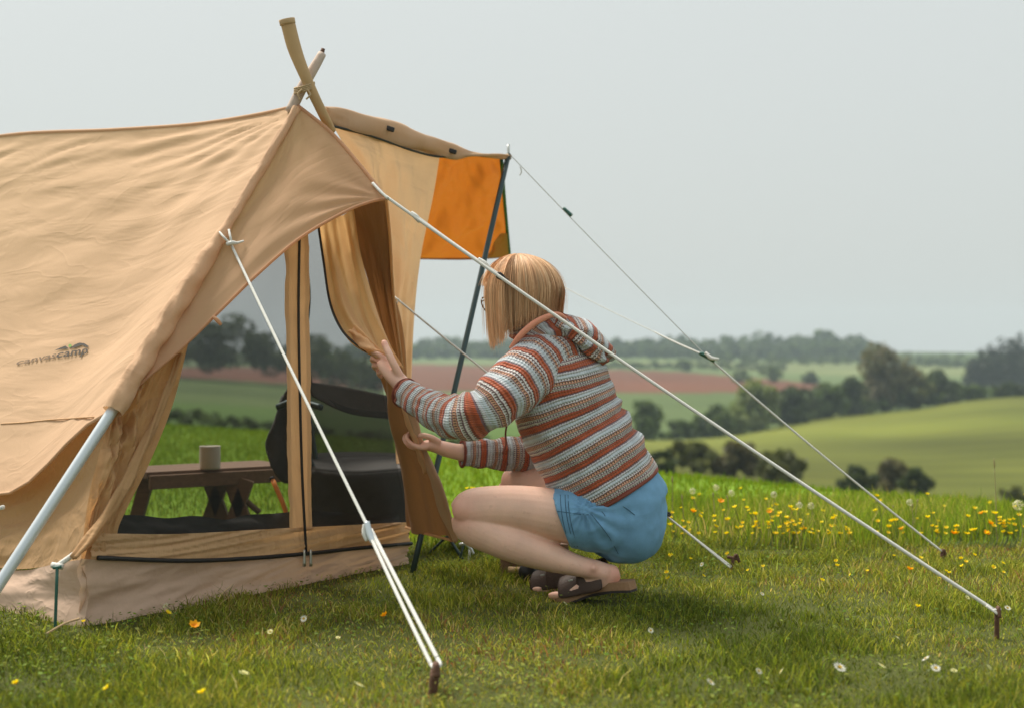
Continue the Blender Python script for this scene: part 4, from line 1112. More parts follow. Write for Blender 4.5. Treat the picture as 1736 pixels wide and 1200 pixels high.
tube('brace', [P(378, 815, Yb+.02), P(440, 868, Yb+.06)], .011, M['wood'], bench, 8, 4)
mug = empty('mug', P(356, 785, 5.25)); tag(mug, 'pale cylindrical mug standing on the wooden bench', 'mug')
zt = cb.z+.025
mc = Vector((P(356, 785, 5.27).x, 5.27, zt))
V_, uv_, _ = loft_grid([tuple(mc+Vector((0, 0, 0)))+(.036, .036), tuple(mc+Vector((0, 0, .004)))+(.038, .038), tuple(mc+Vector((0, 0, .083)))+(.038, .038), tuple(mc+Vector((0, 0, .0835)))+(.034, .034), tuple(mc+Vector((0, 0, .082)))+(.0335, .0335)], 24, 20, (1, 0, 0))
me = grid_mesh('body', V_, True, uv_); cap_ends(me, 24, 20); link('body', me, M['enamel'], mug)
tube('rim', [mc+Vector((math.cos(a)*.0375, math.sin(a)*.0375, .083)) for a in np.linspace(0, 2*math.pi, 17)], .0022, M['enamel'], mug, 6, 48)
stick = empty('orange_pole', Vector((P(484, 880, 5.0).x, 5.0, 0))); tag(stick, 'bright orange rod leaning beside the bench behind the mesh', 'rod')
tube('rod', [P(462, 812, 5.05), P(486, 872, 5.0), Vector((P(492, 900, 4.98).x, 4.98, 0))], .0085, M['orange'], stick, 10, 10)
tube('tip', [P(460, 808, 5.052), P(463, 814, 5.05)], .0095, M['black'], stick, 8, 3)

chair = empty('camp_chair', Vector((P(600, 930, 5.15).x, 5.15, 0))); tag(chair, 'black folding camp chair behind the right mesh window', 'camp chair')
def cnet():
    m = mesh_net('chair_net', .60); return m
M['chairnet'] = cnet()
sheet('backrest', [P(515, 646, 5.05), P(580, 655, 5.16), P(665, 672, 5.20)], [P(530, 672, 5.06), P(590, 700, 5.14), P(672, 712, 5.20)], [P(515, 646, 5.05), P(530, 672, 5.06)], [P(665, 672, 5.2), P(672, 712, 5.2)], M['chair'], chair, 24, 10, None, .006)
sheet('back_mesh', [P(522, 655, 5.06), P(590, 690, 5.14), P(678, 700, 5.20)], [P(526, 782, 5.02), P(610, 790, 5.1), P(692, 792, 5.14)], [P(522, 655, 5.06), P(526, 782, 5.02)], [P(678, 700, 5.2), P(692, 792, 5.14)], M['chairnet'], chair, 20, 16)
sheet('seat', [P(520, 775, 5.10), P(600, 772, 5.20), P(690, 775, 5.22)], [P(528, 800, 4.88), P(600, 806, 4.86), P(690, 800, 4.88)], [P(520, 775, 5.1), P(528, 800, 4.88)], [P(690, 775, 5.22), P(690, 800, 4.88)], M['chair'], chair, 20, 12, None, .03)
sheet('seat_valance', [P(526, 796, 4.875), P(600, 802, 4.855), P(692, 796, 4.875)], [P(530, 868, 4.88), P(600, 905, 4.86), P(694, 906, 4.88)], [P(526, 796, 4.875), P(530, 868, 4.88)], [P(692, 796, 4.875), P(694, 906, 4.88)], M['chair'], chair, 20, 12, crease(.01, 4, 2, 5, edge=False), .006)
for a, b in (((514, 640, 5.05), (560, 935, 5.0)), ((668, 664, 5.2), (690, 930, 5.18)), ((522, 770, 4.9), (590, 935, 5.05)), ((690, 780, 4.88), (640, 935, 5.0))):
    b_ = P(*b); b_.z = 0
    tube('leg', [P(*a), b_], .009, M['darkpole'], chair, 8, 4)
sheet('arm_pouch', [P(470, 690, 5.06), P(486, 660, 5.10), P(512, 650, 5.1)], [P(458, 790, 5.02), P(480, 818, 5.05), P(508, 812, 5.1)], [P(470, 690, 5.06), P(454, 740, 5.02), P(458, 790, 5.02)], [P(512, 650, 5.1), P(515, 740, 5.1), P(508, 812, 5.1)], M['chair'], chair, 16, 20, crease(.012, 3, 3, 6, edge=False), .01)
tube('armrest', [P(470, 690, 5.02), P(500, 680, 5.0), P(545, 690, 4.95)], .012, M['darkpole'], chair, 8)
tube('strap', [P(516, 420, 5.0), P(525, 500, 5.05), P(520, 580, 5.05), P(528, 650, 5.05)], .004, M['black'], chair, 6)

stool = empty('folding_stool', Vector((P(760, 940, 4.95).x, 4.95, 0))); tag(stool, 'folding stool with thin crossed legs behind the woman\'s knee', 'stool')
def gpt(px, Y): return Vector(((px-CX)/FPX*Y, Y, -.01))
for a, b, r_ in (((735, 870, 4.95), (788, 4.85), .0055), ((800, 868, 5.0), (722, 5.0), .0045), ((735, 868, 5.2), (800, 5.2), .0045), ((795, 880, 4.85), (778, 4.8), .004)):
    tube('leg', [P(*a), gpt(*b)], r_, M['darkpole'], stool, 8, 4)
tube('leg_bracket', [P(779, 922, 4.78), P(788, 921, 4.77), P(797, 928, 4.77), P(803, 938, 4.77)], [.004, .005, .005, .004], M['steel'], stool, 8)
tube('leg_bracket', [P(797, 930, 4.775), P(793, 965, 4.78)], .004, M['steel'], stool, 8, 4)
sheet('seat', [P(735, 880, 5.22), P(800, 880, 5.22)], [P(735, 890, 4.9), P(800, 890, 4.9)], [P(735, 880, 5.22), P(735, 890, 4.9)], [P(800, 880, 5.22), P(800, 890, 4.9)], M['chair'], stool, 10, 10, None, .012)

crate = empty('wooden_crate', Vector((P(905, 970, 4.66).x, 4.66, 0))); tag(crate, 'low weathered wooden crate on the grass behind the woman\'s legs', 'crate')
cx0, cx1 = P(850, 0, 4.49).x, P(962, 0, 4.49).x; wcr = cx1-cx0
for k in range(2):
    box('slat', Vector(((cx0+cx1)/2, 4.50, .028+k*.048)), (wcr, .012, .044), M['wood'], crate, None, .002)
    box('slat', Vector(((cx0+cx1)/2, 4.68, .028+k*.048)), (wcr, .012, .044), M['wood'], crate, None, .002)
for xx in (cx0+.012, cx1-.012):
    box('corner_post', Vector((xx, 4.485, .05)), (.030, .018, .105), M['wood'], crate, None, .002)
    box('end_board', Vector((xx, 4.59, .05)), (.014, .17, .09), M['wood'], crate, None, .002)
box('base', Vector(((cx0+cx1)/2, 4.59, .012)), (wcr*.95, .17, .012), M['wood'], crate, None, .002)
mallet = empty('rubber_mallet', Vector((P(895, 975, 4.5).x, 4.5, 0))); tag(mallet, 'mallet with black rubber head and pale handle lying in front of the crate', 'mallet')
hz_ = .028
def mp_(px, Y, z=hz_): return Vector(((px-CX)/FPX*Y, Y, z))
tube('handle', [mp_(862, 4.43, .030), mp_(956, 4.40, .028)], .0095, M['palewood'], mallet, 10, 6)
tube('head', [mp_(893, 4.35, .032), mp_(894, 4.355, .032), mp_(899, 4.455, .032), mp_(899, 4.46, .032)], [.024, .028, .028, .024], M['rubber'], mallet, 18, 10)
# ------------------------------------------------------------------ the woman
FW = Vector((-.82, .57, 0)); LF = Vector((-.57, -.82, 0)); UP = Vector((0, 0, 1))
woman = empty('person', Vector((P(1000, 1015, 4.05).x, 4.05, 0)))
tag(woman, 'person with blond bob crouching in striped knit hoodie and blue shorts, holding the flap', 'person')

def pc(px, py, Y, r1, r2=None): return tuple(P(px, py, Y))+(r1, r2 if r2 else r1)
body_V, body_F, _off = [], [], [0]
def add_loft(ctrl, ring=20, n=24, ref=(0, 0, 1), power=2.0):
    V, _, _ = loft_grid(ctrl, ring, n, ref, power=power)
    k = _off[0]
    idx = np.arange(n*ring).reshape(n, ring)+k
    a, b, c, d = idx[:-1], np.roll(idx, -1, 1)[:-1], np.roll(idx, -1, 1)[1:], idx[1:]
    body_F.extend(map(tuple, np.stack([a, b, c, d], -1).reshape(-1, 4).tolist()))
    body_F.append(tuple(idx[0][::-1].tolist())); body_F.append(tuple(idx[-1].tolist()))
    body_V.extend(V.reshape(-1, 3).tolist()); _off[0] += n*ring
def add_ball(c, rx, ry, rz, ax=None):
    ax = ax or (Vector((1, 0, 0)), Vector((0, 1, 0)), Vector((0, 0, 1)))
    ctrl = []
    for i in range(13):
        t = -1+2*i/12; t = math.copysign(min(abs(t), .995), t)
        q = math.sqrt(1-t*t)
        ctrl.append(tuple(Vector(c)+ax[2]*(t*rz))+(q*rx, q*ry))
    add_loft(ctrl, 20, 25, tuple(ax[0]))

# near (left) leg
add_loft([pc(1050, 884, 4.02, .080, .085), pc(1000, 880, 4.01, .078, .084), pc(945, 872, 4.0, .074, .080), pc(880, 862, 3.99, .066, .068), pc(825, 860, 3.98, .060, .058), pc(795, 866, 3.98, .058, .055), pc(778, 876, 3.98, .042, .042)], 24, 36)
add_loft([pc(790, 868, 3.98, .044, .046), pc(800, 888, 3.98, .056, .054), pc(836, 906, 3.98, .055, .056), pc(880, 923, 3.98, .054, .058), pc(930, 942, 3.98, .043, .047), pc(975, 957, 3.98, .031, .035), pc(1012, 966, 3.98, .028, .028), pc(1030, 972, 3.98, .028, .027)], 24, 36)
add_ball(P(788, 862, 3.955), .036, .034, .042)                       # kneecap
# near foot: heel lifted, ball and toes on the ground
add_loft([pc(1050, 970, 3.985, .016, .018), pc(1042, 972, 3.985, .028, .026), pc(1020, 978, 3.99, .034, .029), pc(995, 990, 4.01, .026, .034), pc(972, 1000, 4.03, .018, .038), pc(956, 1008, 4.05, .013, .040), pc(942, 1010, 4.065, .010, .036)], 20, 30)
add_ball(P(1006, 962, 3.955), .011, .010, .012)                      # ankle bone
for k in range(5):
    b = P(950, 1008, 4.02+.019*k); e = b+FW*(.040-.005*k)+Vector((0, 0, -.004))
    r_ = .0105-.0012*k
    add_loft([tuple(b)+(r_, r_), tuple((b+e)/2)+(r_*1.05, r_*1.05), tuple(e)+(r_*.55, r_*.6)], 10, 8)
# far (right) leg
add_loft([pc(1075, 880, 4.14, .080, .085), pc(1010, 860, 4.22, .078, .082), pc(930, 832, 4.34, .068, .070), pc(878, 818, 4.42, .060, .058), pc(864, 820, 4.44, .044, .044)], 24, 30)
add_loft([pc(870, 818, 4.43, .044), pc(872, 842, 4.42, .054), pc(890, 880, 4.37, .054), pc(920, 925, 4.30, .046), pc(955, 962, 4.23, .032), pc(972, 975, 4.20, .028)], 24, 30)
add_loft([pc(995, 972, 4.18, .018), pc(985, 974, 4.19, .028), pc(965, 981, 4.20, .030), pc(945, 992, 4.22, .022, .034), pc(928, 999, 4.235, .014, .038), pc(912, 1001, 4.25, .011, .036)], 20, 26)
for k in range(5):
    b = P(920, 999, 4.205+.017*k); e = b+FW*(.040-.005*k); r_ = .0105-.0012*k
    add_loft([tuple(b)+(r_, r_), tuple((b+e)/2)+(r_*1.05, r_*1.05), tuple(e)+(r_*.55, r_*.6)], 10, 8)
# trunk (under the clothes), neck
SP = [(1065, 880, 4.085, .135, .105), (1045, 830, 4.085, .140, .105), (1012, 762, 4.085, .140, .105), (978, 702, 4.085, .150, .110), (952, 648, 4.085, .160, .105), (932, 602, 4.085, .145, .085), (915, 570, 4.085, .060, .058), (905, 545, 4.085, .050, .052)]
add_loft([pc(*s) for s in SP], 28, 50, tuple(LF))
add_loft([pc(922, 585, 4.085, .058), pc(905, 552, 4.085, .052), pc(890, 520, 4.08, .050)], 20, 14, tuple(LF))
# head looking down to the left and away
HC = P(884, 498, 4.085)
HF = Vector((-.80, .50, -.30)).normalized(); HL = (LF-HF*LF.dot(HF)).normalized(); HU = HL.cross(HF)*-1
if HU.z < 0: HU = -HU
def hp(f, l, u): return HC+HF*f+HL*l+HU*u
add_ball(hp(-.012, 0, .018), .088, .072, .088, (HF, HL, HU))
add_loft([tuple(hp(.012, 0, .06))+(.052, .070), tuple(hp(.022, 0, .02))+(.060, .066), tuple(hp(.026, 0, -.03))+(.056, .058), tuple(hp(.032, 0, -.075))+(.044, .044), tuple(hp(.040, 0, -.108))+(.022, .024)], 24, 24, tuple(HF))
add_loft([tuple(hp(.078, 0, .012))+(.008, .008), tuple(hp(.088, 0, -.012))+(.012, .010), tuple(hp(.094, 0, -.034))+(.016, .014), tuple(hp(.082, 0, -.046))+(.010, .012)], 12, 14, tuple(HF))
add_ball(hp(.074, 0, -.066), .012, .022, .006, (HF, HL, HU)); add_ball(hp(.072, 0, -.078), .012, .019, .007, (HF, HL, HU))
add_ball(hp(.070, 0, .030), .012, .050, .008, (HF, HL, HU))           # brow
for s in (-1, 1):
    add_ball(hp(-.012, s*.073, -.010), .018, .009, .030, (HF, HL, HU))  # ears
# near arm and hand
add_loft([pc(905, 618, 3.99, .056), pc(855, 668, 3.89, .050), pc(798, 706, 3.86, .042), pc(770, 703, 3.90, .042), pc(738, 692, 3.98, .036), pc(700, 668, 4.08, .027, .030), pc(688, 660, 4.11, .026, .028)], 20, 44)
add_loft([pc(700, 668, 4.085, .026, .027), pc(684, 654, 4.12, .026, .026), pc(668, 637, 4.135, .030, .022), pc(655, 620, 4.15, .032, .020), pc(647, 611, 4.155, .026, .015)], 20, 26, (0, .75, .6))
def finger(pts, r0, r1):
    n_ = len(pts); add_loft([pc(*p, r0+(r1-r0)*i/(n_-1)) for i, p in enumerate(pts)]+[tuple(P(*pts[-1])+(P(*pts[-1])-P(*pts[-2])).normalized()*.006)+(r1*.5, r1*.5)], 12, 22)
finger([(657, 612, 4.142), (640, 599, 4.150), (632, 598, 4.175), (636, 604, 4.200), (645, 609, 4.208)], .0092, .0075)
finger([(655, 619, 4.150), (638, 609, 4.162), (631, 609, 4.190), (637, 615, 4.214), (647, 619, 4.220)], .0094, .0075)
finger([(656, 627, 4.158), (640, 620, 4.174), (634, 621, 4.200), (640, 627, 4.222), (649, 630, 4.226)], .0090, .0072)
finger([(660, 636, 4.164), (647, 631, 4.184), (641, 633, 4.206), (646, 639, 4.224)], .0080, .0065)
finger([(680, 640, 4.118), (669, 620, 4.108), (660, 601, 4.108), (655, 590, 4.118), (651, 580, 4.130)], .0125, .0098)
# far arm and hand
add_loft([pc(985, 625, 4.22, .054), pc(945, 700, 4.30, .046), pc(898, 765, 4.36, .040), pc(850, 768, 4.34, .038), pc(800, 768, 4.315, .030), pc(768, 764, 4.30, .0235, .025), pc(752, 760, 4.295, .023, .027)], 20, 44)
add_loft([pc(770, 764, 4.30, .0235, .025), pc(750, 759, 4.295, .022, .030), pc(735, 755, 4.293, .019, .036), pc(721, 754, 4.293, .015, .038), pc(714, 754, 4.293, .010, .034)], 20, 22)
finger([(724, 758, 4.262), (708, 757, 4.258), (694, 749, 4.262), (690, 739, 4.275), (696, 733, 4.295)], .0090, .0070)
finger([(722, 756, 4.282), (705, 758, 4.286), (690, 751, 4.298), (686, 741, 4.312), (693, 735, 4.325)], .0092, .0070)
finger([(722, 755, 4.302), (706, 759, 4.312), (692, 754, 4.324), (689, 745, 4.336), (696, 739, 4.345)], .0088, .0068)
finger([(724, 755, 4.320), (710, 760, 4.332), (700, 757, 4.342), (695, 750, 4.348)], .0078, .0062)
finger([(745, 750, 4.272), (732, 742, 4.262), (720, 738, 4.262), (710, 738, 4.268)], .0115, .0080)
me = bpy.data.meshes.new('body_parts'); me.from_pydata(body_V, [], body_F); me.update()
bm = bmesh.new(); bm.from_mesh(me); bmesh.ops.recalc_face_normals(bm, faces=bm.faces[:]); bm.to_mesh(me); bm.free()

def fused(name, src, voxel, smooth_it, mat, parent):
    ob = bpy.data.objects.new('tmp', src); COL.objects.link(ob)
    md = ob.modifiers.new('r', 'REMESH'); md.mode = 'VOXEL'; md.voxel_size = voxel
    ms = ob.modifiers.new('s', 'SMOOTH'); ms.iterations = smooth_it; ms.factor = .5
    bpy.context.view_layer.update()
    me_ = bpy.data.meshes.new_from_object(ob.evaluated_get(bpy.context.evaluated_depsgraph_get()))
    bpy.data.objects.remove(ob)
    me_.name = name
    return link(name, me_, mat, parent)
body = fused('body', me, .0036, 5, M['skin'], woman)
_bv = np.array([v.co[:] for v in body.data.vertices]); _bl = np.zeros(len(_bv))
for q, r_, a_ in ((P(778, 870, 3.94), .05, .8), (P(866, 816, 4.42), .05, .8), (P(1046, 974, 3.97), .035, 1.0), (P(1005, 968, 3.955), .03, .5), (P(950, 1010, 4.05), .05, .7), (P(640, 612, 4.16), .03, .9), (P(651, 582, 4.12), .016, .8), (P(700, 752, 4.28), .035, .8), (P(660, 640, 4.13), .03, .35), (P(735, 752, 4.27), .03, .4), (hp(.09, 0, -.03), .03, .6), (hp(.05, .045, -.02), .03, .5)):
    _bl = np.maximum(_bl, a_*np.exp(-((_bv-np.array(q))**2).sum(1)/(r_*r_)))
set_col(body.data, np.repeat(_bl[:, None], 3, 1))

# eyes and glasses
for s in (-1, 1):
    e = empty_pt = hp(.066, s*.030, .006)
    bm = bmesh.new(); bmesh.ops.create_uvsphere(bm, u_segments=14, v_segments=10, radius=.012, matrix=Matrix.Translation(e))
    me_ = bpy.data.meshes.new('eye'); bm.to_mesh(me_); bm.free(); eo = link('eye', me_, M['white_eye'], woman)
    bm = bmesh.new(); bmesh.ops.create_uvsphere(bm, u_segments=12, v_segments=8, radius=.0058, matrix=Matrix.Translation(e+HF*.0075))
    me_ = bpy.data.meshes.new('iris'); bm.to_mesh(me_); bm.free(); link('iris', me_, M['iris'], eo)
GL = [(.108, -.004)]
gpar = None
for s in (-1, 1):
    c = hp(.104, s*.034, .000)
    pts = [c+HL*(math.cos(a)*.028)+HU*(math.sin(a)*.022)-HF*(abs(math.cos(a))*.004) for a in np.linspace(0, 2*math.pi, 25)]
    g = tube('glasses_rim', pts, .0022, M['glasses'], woman, 6, 50)
    tube('glasses_temple', [hp(.100, s*.062, .006), hp(.05, s*.078, .006), hp(-.01, s*.082, .0)], .0020, M['glasses'], g, 6)
    gpar = g
tube('glasses_bridge', [hp(.104, -.008, .004), hp(.108, 0, .007), hp(.104, .008, .004)], .002, M['glasses'], gpar, 6)

# hair: straight bob, shell plus strands
HX = HC+Vector((.002, 0, .0))
CROWN = P(892, 470, 4.085)
def hair_pt(phi, t, rad=0.0, wav=0.0):
    """phi round the head from the face (0), t from crown (0) to the ends (1)"""
    cf, sf = np.cos(phi), np.sin(phi)
    fl = Vector((FW.x, FW.y, 0)); ll = Vector((LF.x, LF.y, 0))
    rx, ry, rz = .116, .104, .112
    c0 = HC+Vector((.004, 0, -.002))
    front = max(0.0, math.cos(phi))
    zend = .700+.105*(.5-.5*math.cos(phi))**1.35 - .004*math.sin(phi*5)
    face = abs((phi+math.pi) % (2*math.pi)-math.pi) < .88
    if face: zend = c0.z+.012                                       # fringe only
    th_end = 1.50
    arc = .19; drop = max(.0, c0.z+math.cos(th_end)*rz-zend)
    tt = t*(arc+drop)
    if face: th = min(t, 1)*1.36; dz = 0
    elif tt < arc: th = tt/arc*th_end; dz = 0
    else: th = th_end; dz = tt-arc
    k = math.sin(th)
    r1, r2 = rx+rad, ry+rad
    tuck = 1-.9*dz*(1.0 if front < .2 else .15)*1.1
    p = c0+fl*(cf*k*r1*tuck)+ll*(sf*k*r2*(1-.55*dz))+UP*(math.cos(th)*(rz+rad)-dz)
    p += fl*(.018*(1-math.sin(th)))-fl*(.14*dz*max(0., math.cos(phi)))
    return p+fl*(wav*cf)+ll*(wav*sf)
nphi, nt_ = 120, 44
V = np.zeros((nt_, nphi, 3)); Cc = np.zeros((nt_, nphi, 3))
ph = np.linspace(0, 2*math.pi, nphi, endpoint=False)
groove = fbm(np.stack([np.cos(ph)*9, np.sin(ph)*9, ph*0], -1), 3, 77)
HAIRC = np.array([(.50, .27, .135), (.68, .41, .22), (.80, .54, .32), (.60, .34, .18)])
for j in range(nt_):
    for i in range(nphi):
        t = .02+.91*j/(nt_-1)
        V[j, i] = hair_pt(ph[i], t, -.006, groove[i]*.002*min(1, t*2))
    Cc[j] = HAIRC[0]*1.0
me = grid_mesh('hair', V, True); set_col(me, Cc.reshape(-1, 3))
hair = link('hair', me, M['hair'], woman)
SV, SF, SC = [], [], []
for s in range(13000):
    phi = random.uniform(0, 2*math.pi); rad = random.uniform(-.006, .006); wv = random.gauss(0, .0022) if random.random() > .02 else random.gauss(.003, .008)
    t0 = random.uniform(0.0, .25); t1 = random.uniform(.80, 1.02)+(.05 if random.random() < .05 else 0); w = random.uniform(.0004, .0011)
    dph = random.gauss(0, .05)
    col = HAIRC[random.randrange(4)]*random.uniform(.75, 1.3)
    lock = vnoise(np.array([math.cos(phi)*6, math.sin(phi)*6, 0.]), 5)
    col = col*(1+.25*float(lock))
    k0 = len(SV); nseg = 12
    for j in range(nseg+1):
        t = t0+(t1-t0)*j/nseg
        p = hair_pt(phi+dph*t, t, rad+.003*float(lock)*t, wv*t*1.5)
        q = hair_pt(phi+dph*t+.02, t, rad, wv)
        side = (q-p); side = side.normalized() if side.length > 1e-6 else Vector((1, 0, 0))
        ww = w*(1-.75*(j/nseg)**3)
        SV += [p-side*ww, p+side*ww]; SC += [col, col]
        if j: SF.append((k0+2*j-2, k0+2*j-1, k0+2*j+1, k0+2*j))
me = bpy.data.meshes.new('hair_strands'); raw_mesh(me, np.array([tuple(v) for v in SV]), np.array(SF)); set_col(me, np.array(SC))
link('hair_strands', me, M['hair'], hair)

# shorts
body_V, body_F, _off = [], [], [0]
add_loft([pc(1108, 922, 4.10, .055, .04), pc(1090, 905, 4.09, .125, .095), pc(1066, 880, 4.085, .158, .128), pc(1048, 845, 4.085, .160, .135), pc(1034, 812, 4.085, .150, .122)], 32, 30, tuple(LF))
add_loft([pc(1070, 892, 4.045, .082, .096), pc(1030, 884, 4.02, .090, .098), pc(990, 878, 4.005, .088, .096), pc(962, 877, 4.0, .086, .094), pc(952, 880, 4.0, .086, .093)], 28, 26, power=2.2)
add_loft([pc(1092, 890, 4.14, .084, .095), pc(1030, 868, 4.20, .088, .095), pc(970, 846, 4.28, .084, .090)], 28, 20)
me = bpy.data.meshes.new('shorts_parts'); me.from_pydata(body_V, [], body_F); me.update()
bm = bmesh.new(); bm.from_mesh(me); bmesh.ops.recalc_face_normals(bm, faces=bm.faces[:]); bm.to_mesh(me); bm.free()
shorts = fused('shorts', me, .005, 7, M['denim'], woman)
_dn = np.array([v.co[:] for v in shorts.data.vertices])
_nn = np.array([v.normal[:] for v in shorts.data.vertices])
_cr = P(990, 862, 3.92)
_d = _dn-np.array(_cr); _ang = np.arctan2(_d[:, 2], _d[:, 0]); _rr = np.linalg.norm(_d, axis=1)
_f = np.sin(_ang*15+2*vnoise(_dn*8, 3))*.0062*np.exp(-_rr/.08)*np.clip(_rr/.02, 0, 1)*np.clip((_dn[:, 0]-P(958, 0, 3.92).x)/.05, 0, 1)+.0016*fbm(_dn*22, 2, 9)+.0045*(.45-np.abs(fbm(_dn*np.array([16., 16., 26.]), 2, 19)))*np.clip((P(1090, 0, 4.0).x-_dn[:, 0])/.1, .25, 1)*np.clip((_dn[:, 0]-P(972, 0, 3.92).x)/.04, 0, 1)+.0028*np.clip((P(972, 0, 3.95).x-_dn[:, 0])/.004, 0, 1)
shorts.data.vertices.foreach_set('co', (_dn+_nn*_f[:, None]).astype(np.float32).reshape(-1)); shorts.data.update()
_sb = BVHTree.FromPolygons([v.co.copy() for v in shorts.data.vertices], [tuple(p.vertices) for p in shorts.data.polygons])
def on_shorts(px, py, lift=.0008):
    d = (P(px, py, 5)-CAMP).normalized(); h, nrm, _, _ = _sb.ray_cast(CAMP, d)
    return (h-d*lift) if h is not None else P(px, py, 3.95)
for nm, pts in (('hem_stitch', [(958, 838), (959, 858), (962, 880), (967, 902), (974, 926)]), ('hem_stitch', [(963, 838), (964, 858), (967, 880), (972, 902), (979, 926)]),
                ('side_seam', [(945, 866), (962, 868), (985, 871), (1003, 872)]), ('side_seam', [(1003, 872), (1018, 890), (1034, 912), (1048, 938)]),
                ('pocket_seam', [(1010, 850), (1040, 852), (1060, 860), (1076, 872)]), ('hem_stitch', [(950, 838), (951, 858), (954, 880), (959, 902), (966, 924)]),
                ('pocket_seam', [(1000, 846), (1022, 868), (1026, 874)])):
    tube(nm, [on_shorts(*q) for q in pts], .0011, M['thread'], shorts, 6, 30)

# sandals: cork sole, dark straps, buckle
def sandal(heel, toe, label):
    ax = (toe-heel); Ls = ax.length; f = ax.normalized(); l = Vector((0, 0, 1)).cross(f).normalized(); u = f.cross(l)
    prof = [(-.02, .0), (0, .024), (.06, .032), (.28, .034), (.5, .033), (.72, .043), (.88, .044), (1.0, .028), (1.06, 0)]
    c = catmull([(a, b, 0) for a, b in prof], 26)
    def outline(off, sc):
        ring = [heel+f*(q[0]*Ls)+l*(max(q[1], 0)*sc)+u*(off+.012*math.sin(math.pi*min(1, max(0, q[0]*1.25)))) for q in c]
        ring += [heel+f*(q[0]*Ls)-l*(max(q[1], 0)*sc)+u*(off+.012*math.sin(math.pi*min(1, max(0, q[0]*1.25)))) for q in c[::-1][1:-1]]
        return ring
    def slab(name, o0, o1, sc0, sc1, mat, par):
        bm = bmesh.new()
        a = [bm.verts.new(p) for p in outline(o0, sc0)]; b = [bm.verts.new(p) for p in outline(o1, sc1)]
        n_ = len(a)
        for i in range(n_): bm.faces.new([a[i], a[(i+1) % n_], b[(i+1) % n_], b[i]])
        bm.faces.new(b); bm.faces.new(a[::-1]); bmesh.ops.recalc_face_normals(bm, faces=bm.faces[:])
        me_ = bpy.data.meshes.new(name); bm.to_mesh(me_); bm.free()
        return link(name, me_, mat, par, smooth=False)
    so = slab('sandal', -.012, .011, 1.0, 1.04, M['cork'], woman)
    slab('outsole', -.019, -.0115, .98, .99, M['solerub'], so)
    for t0, wd, hg in ((.46, .040, .084), (.70, .044, .062)):
        rows = []
        for e in (-.5, 0, .5):
            cc = heel+f*((t0)*Ls+e*wd*2)
            rows.append([cc+l*(math.cos(a)*.053)+u*(math.sin(a)*hg*(1-.10*e)+.004) for a in np.linspace(0, math.pi, 17)])
        Vg = np.array([[tuple(p) for p in r_] for r_ in rows])
        ob = link('strap', grid_mesh('strap', Vg), M['leather'], so)
        md = ob.modifiers.new('t', 'SOLIDIFY'); md.thickness = .004
        md2 = ob.modifiers.new('sub', 'SUBSURF'); md2.levels = 1; md2.render_levels = 1
        box('buckle', heel+f*(t0*Ls)+l*.036+u*(hg*.72), (.014, .004, .012), M['zinc'], so, Matrix((f, l, u)).transposed(), .001)
    return so
sandal(P(1074, 990, 3.97), P(944, 1016, 4.065), 'near')
sandal(P(1010, 988, 4.175), P(902, 1003, 4.275), 'far')

# sweater: trunk, sleeves, hood
def tr_fold(A, T, V):
    f = .0085*np.sin(T*46+1.6*np.sin(A+1)+2*vnoise(np.stack([A, T*6, A*0], -1), 2))*np.exp(-((T-.28)/.25)**2)*(.35+.65*np.clip(np.cos(A-2.6), 0, 1))
    return f+.006*fbm(np.stack([np.cos(A)*2, np.sin(A)*2, T*7], -1), 3, 4)
TS = [(1038, 838, 4.085, .154, .136), (1035, 832, 4.085, .164, .146), (1020, 806, 4.085, .168, .147), (994, 760, 4.085, .170, .146), (969, 712, 4.085, .174, .143), (953, 668, 4.085, .178, .138), (944, 628, 4.085, .176, .128), (934, 596, 4.085, .150, .106), (922, 568, 4.085, .086, .082), (915, 552, 4.085, .070, .072)]
M['knit'] = knit('striped_knit', .0)
M['knit_sleeve'] = knit('striped_knit_sleeve', .052)
M['knit_far'] = knit('striped_knit_far_sleeve', .012)
M['knit_hood'] = knit('striped_knit_hood', .07)
# rings tilted like the stripes: the hem is lower at the back
sw = loft('sweater', [pc(*s) for s in TS], M['knit'], woman, 110, 170, tuple(LF), tr_fold, cap=False)
md = sw.modifiers.new('t', 'SOLIDIFY'); md.thickness = .005; md.offset = -1
def sl_fold(A, T, V): return .007*np.sin(T*52+1.4*np.sin(A*1.0)+2*vnoise(np.stack([A, T*8, A*0], -1), 6))*np.exp(-((T-.52)/.16)**2)+.006*np.sin(T*58+np.sin(A+2))*np.exp(-((T-.88)/.1)**2)*.5+.004*fbm(np.stack([np.cos(A)*2, np.sin(A)*2, T*9], -1), 3, 14)
s1 = loft('sleeve', [pc(946, 610, 4.06, .098, .098), pc(918, 622, 4.015, .095, .095), pc(884, 644, 3.945, .083, .085), pc(850, 673, 3.885, .074, .076), pc(812, 699, 3.86, .063, .063), pc(780, 706, 3.885, .060, .060), pc(748, 700, 3.955, .053, .053), pc(716, 684, 4.035, .046, .047), pc(692, 669, 4.09, .043, .042), pc(687, 666, 4.10, .041, .040)], M['knit_sleeve'], sw, 80, 150, (.3, 0, 1), sl_fold, cap=False)
s2 = loft('sleeve', [pc(985, 622, 4.20, .085), pc(950, 700, 4.31, .068), pc(905, 762, 4.37, .056), pc(860, 769, 4.345, .049), pc(820, 769, 4.32, .044), pc(790, 768, 4.305, .041), pc(784, 768, 4.302, .039)], M['knit_far'], sw, 70, 110, (.3, 0, 1), sl_fold, cap=False)
for s_ in (s1, s2):
    md = s_.modifiers.new('t', 'SOLIDIFY'); md.thickness = .004; md.offset = -1
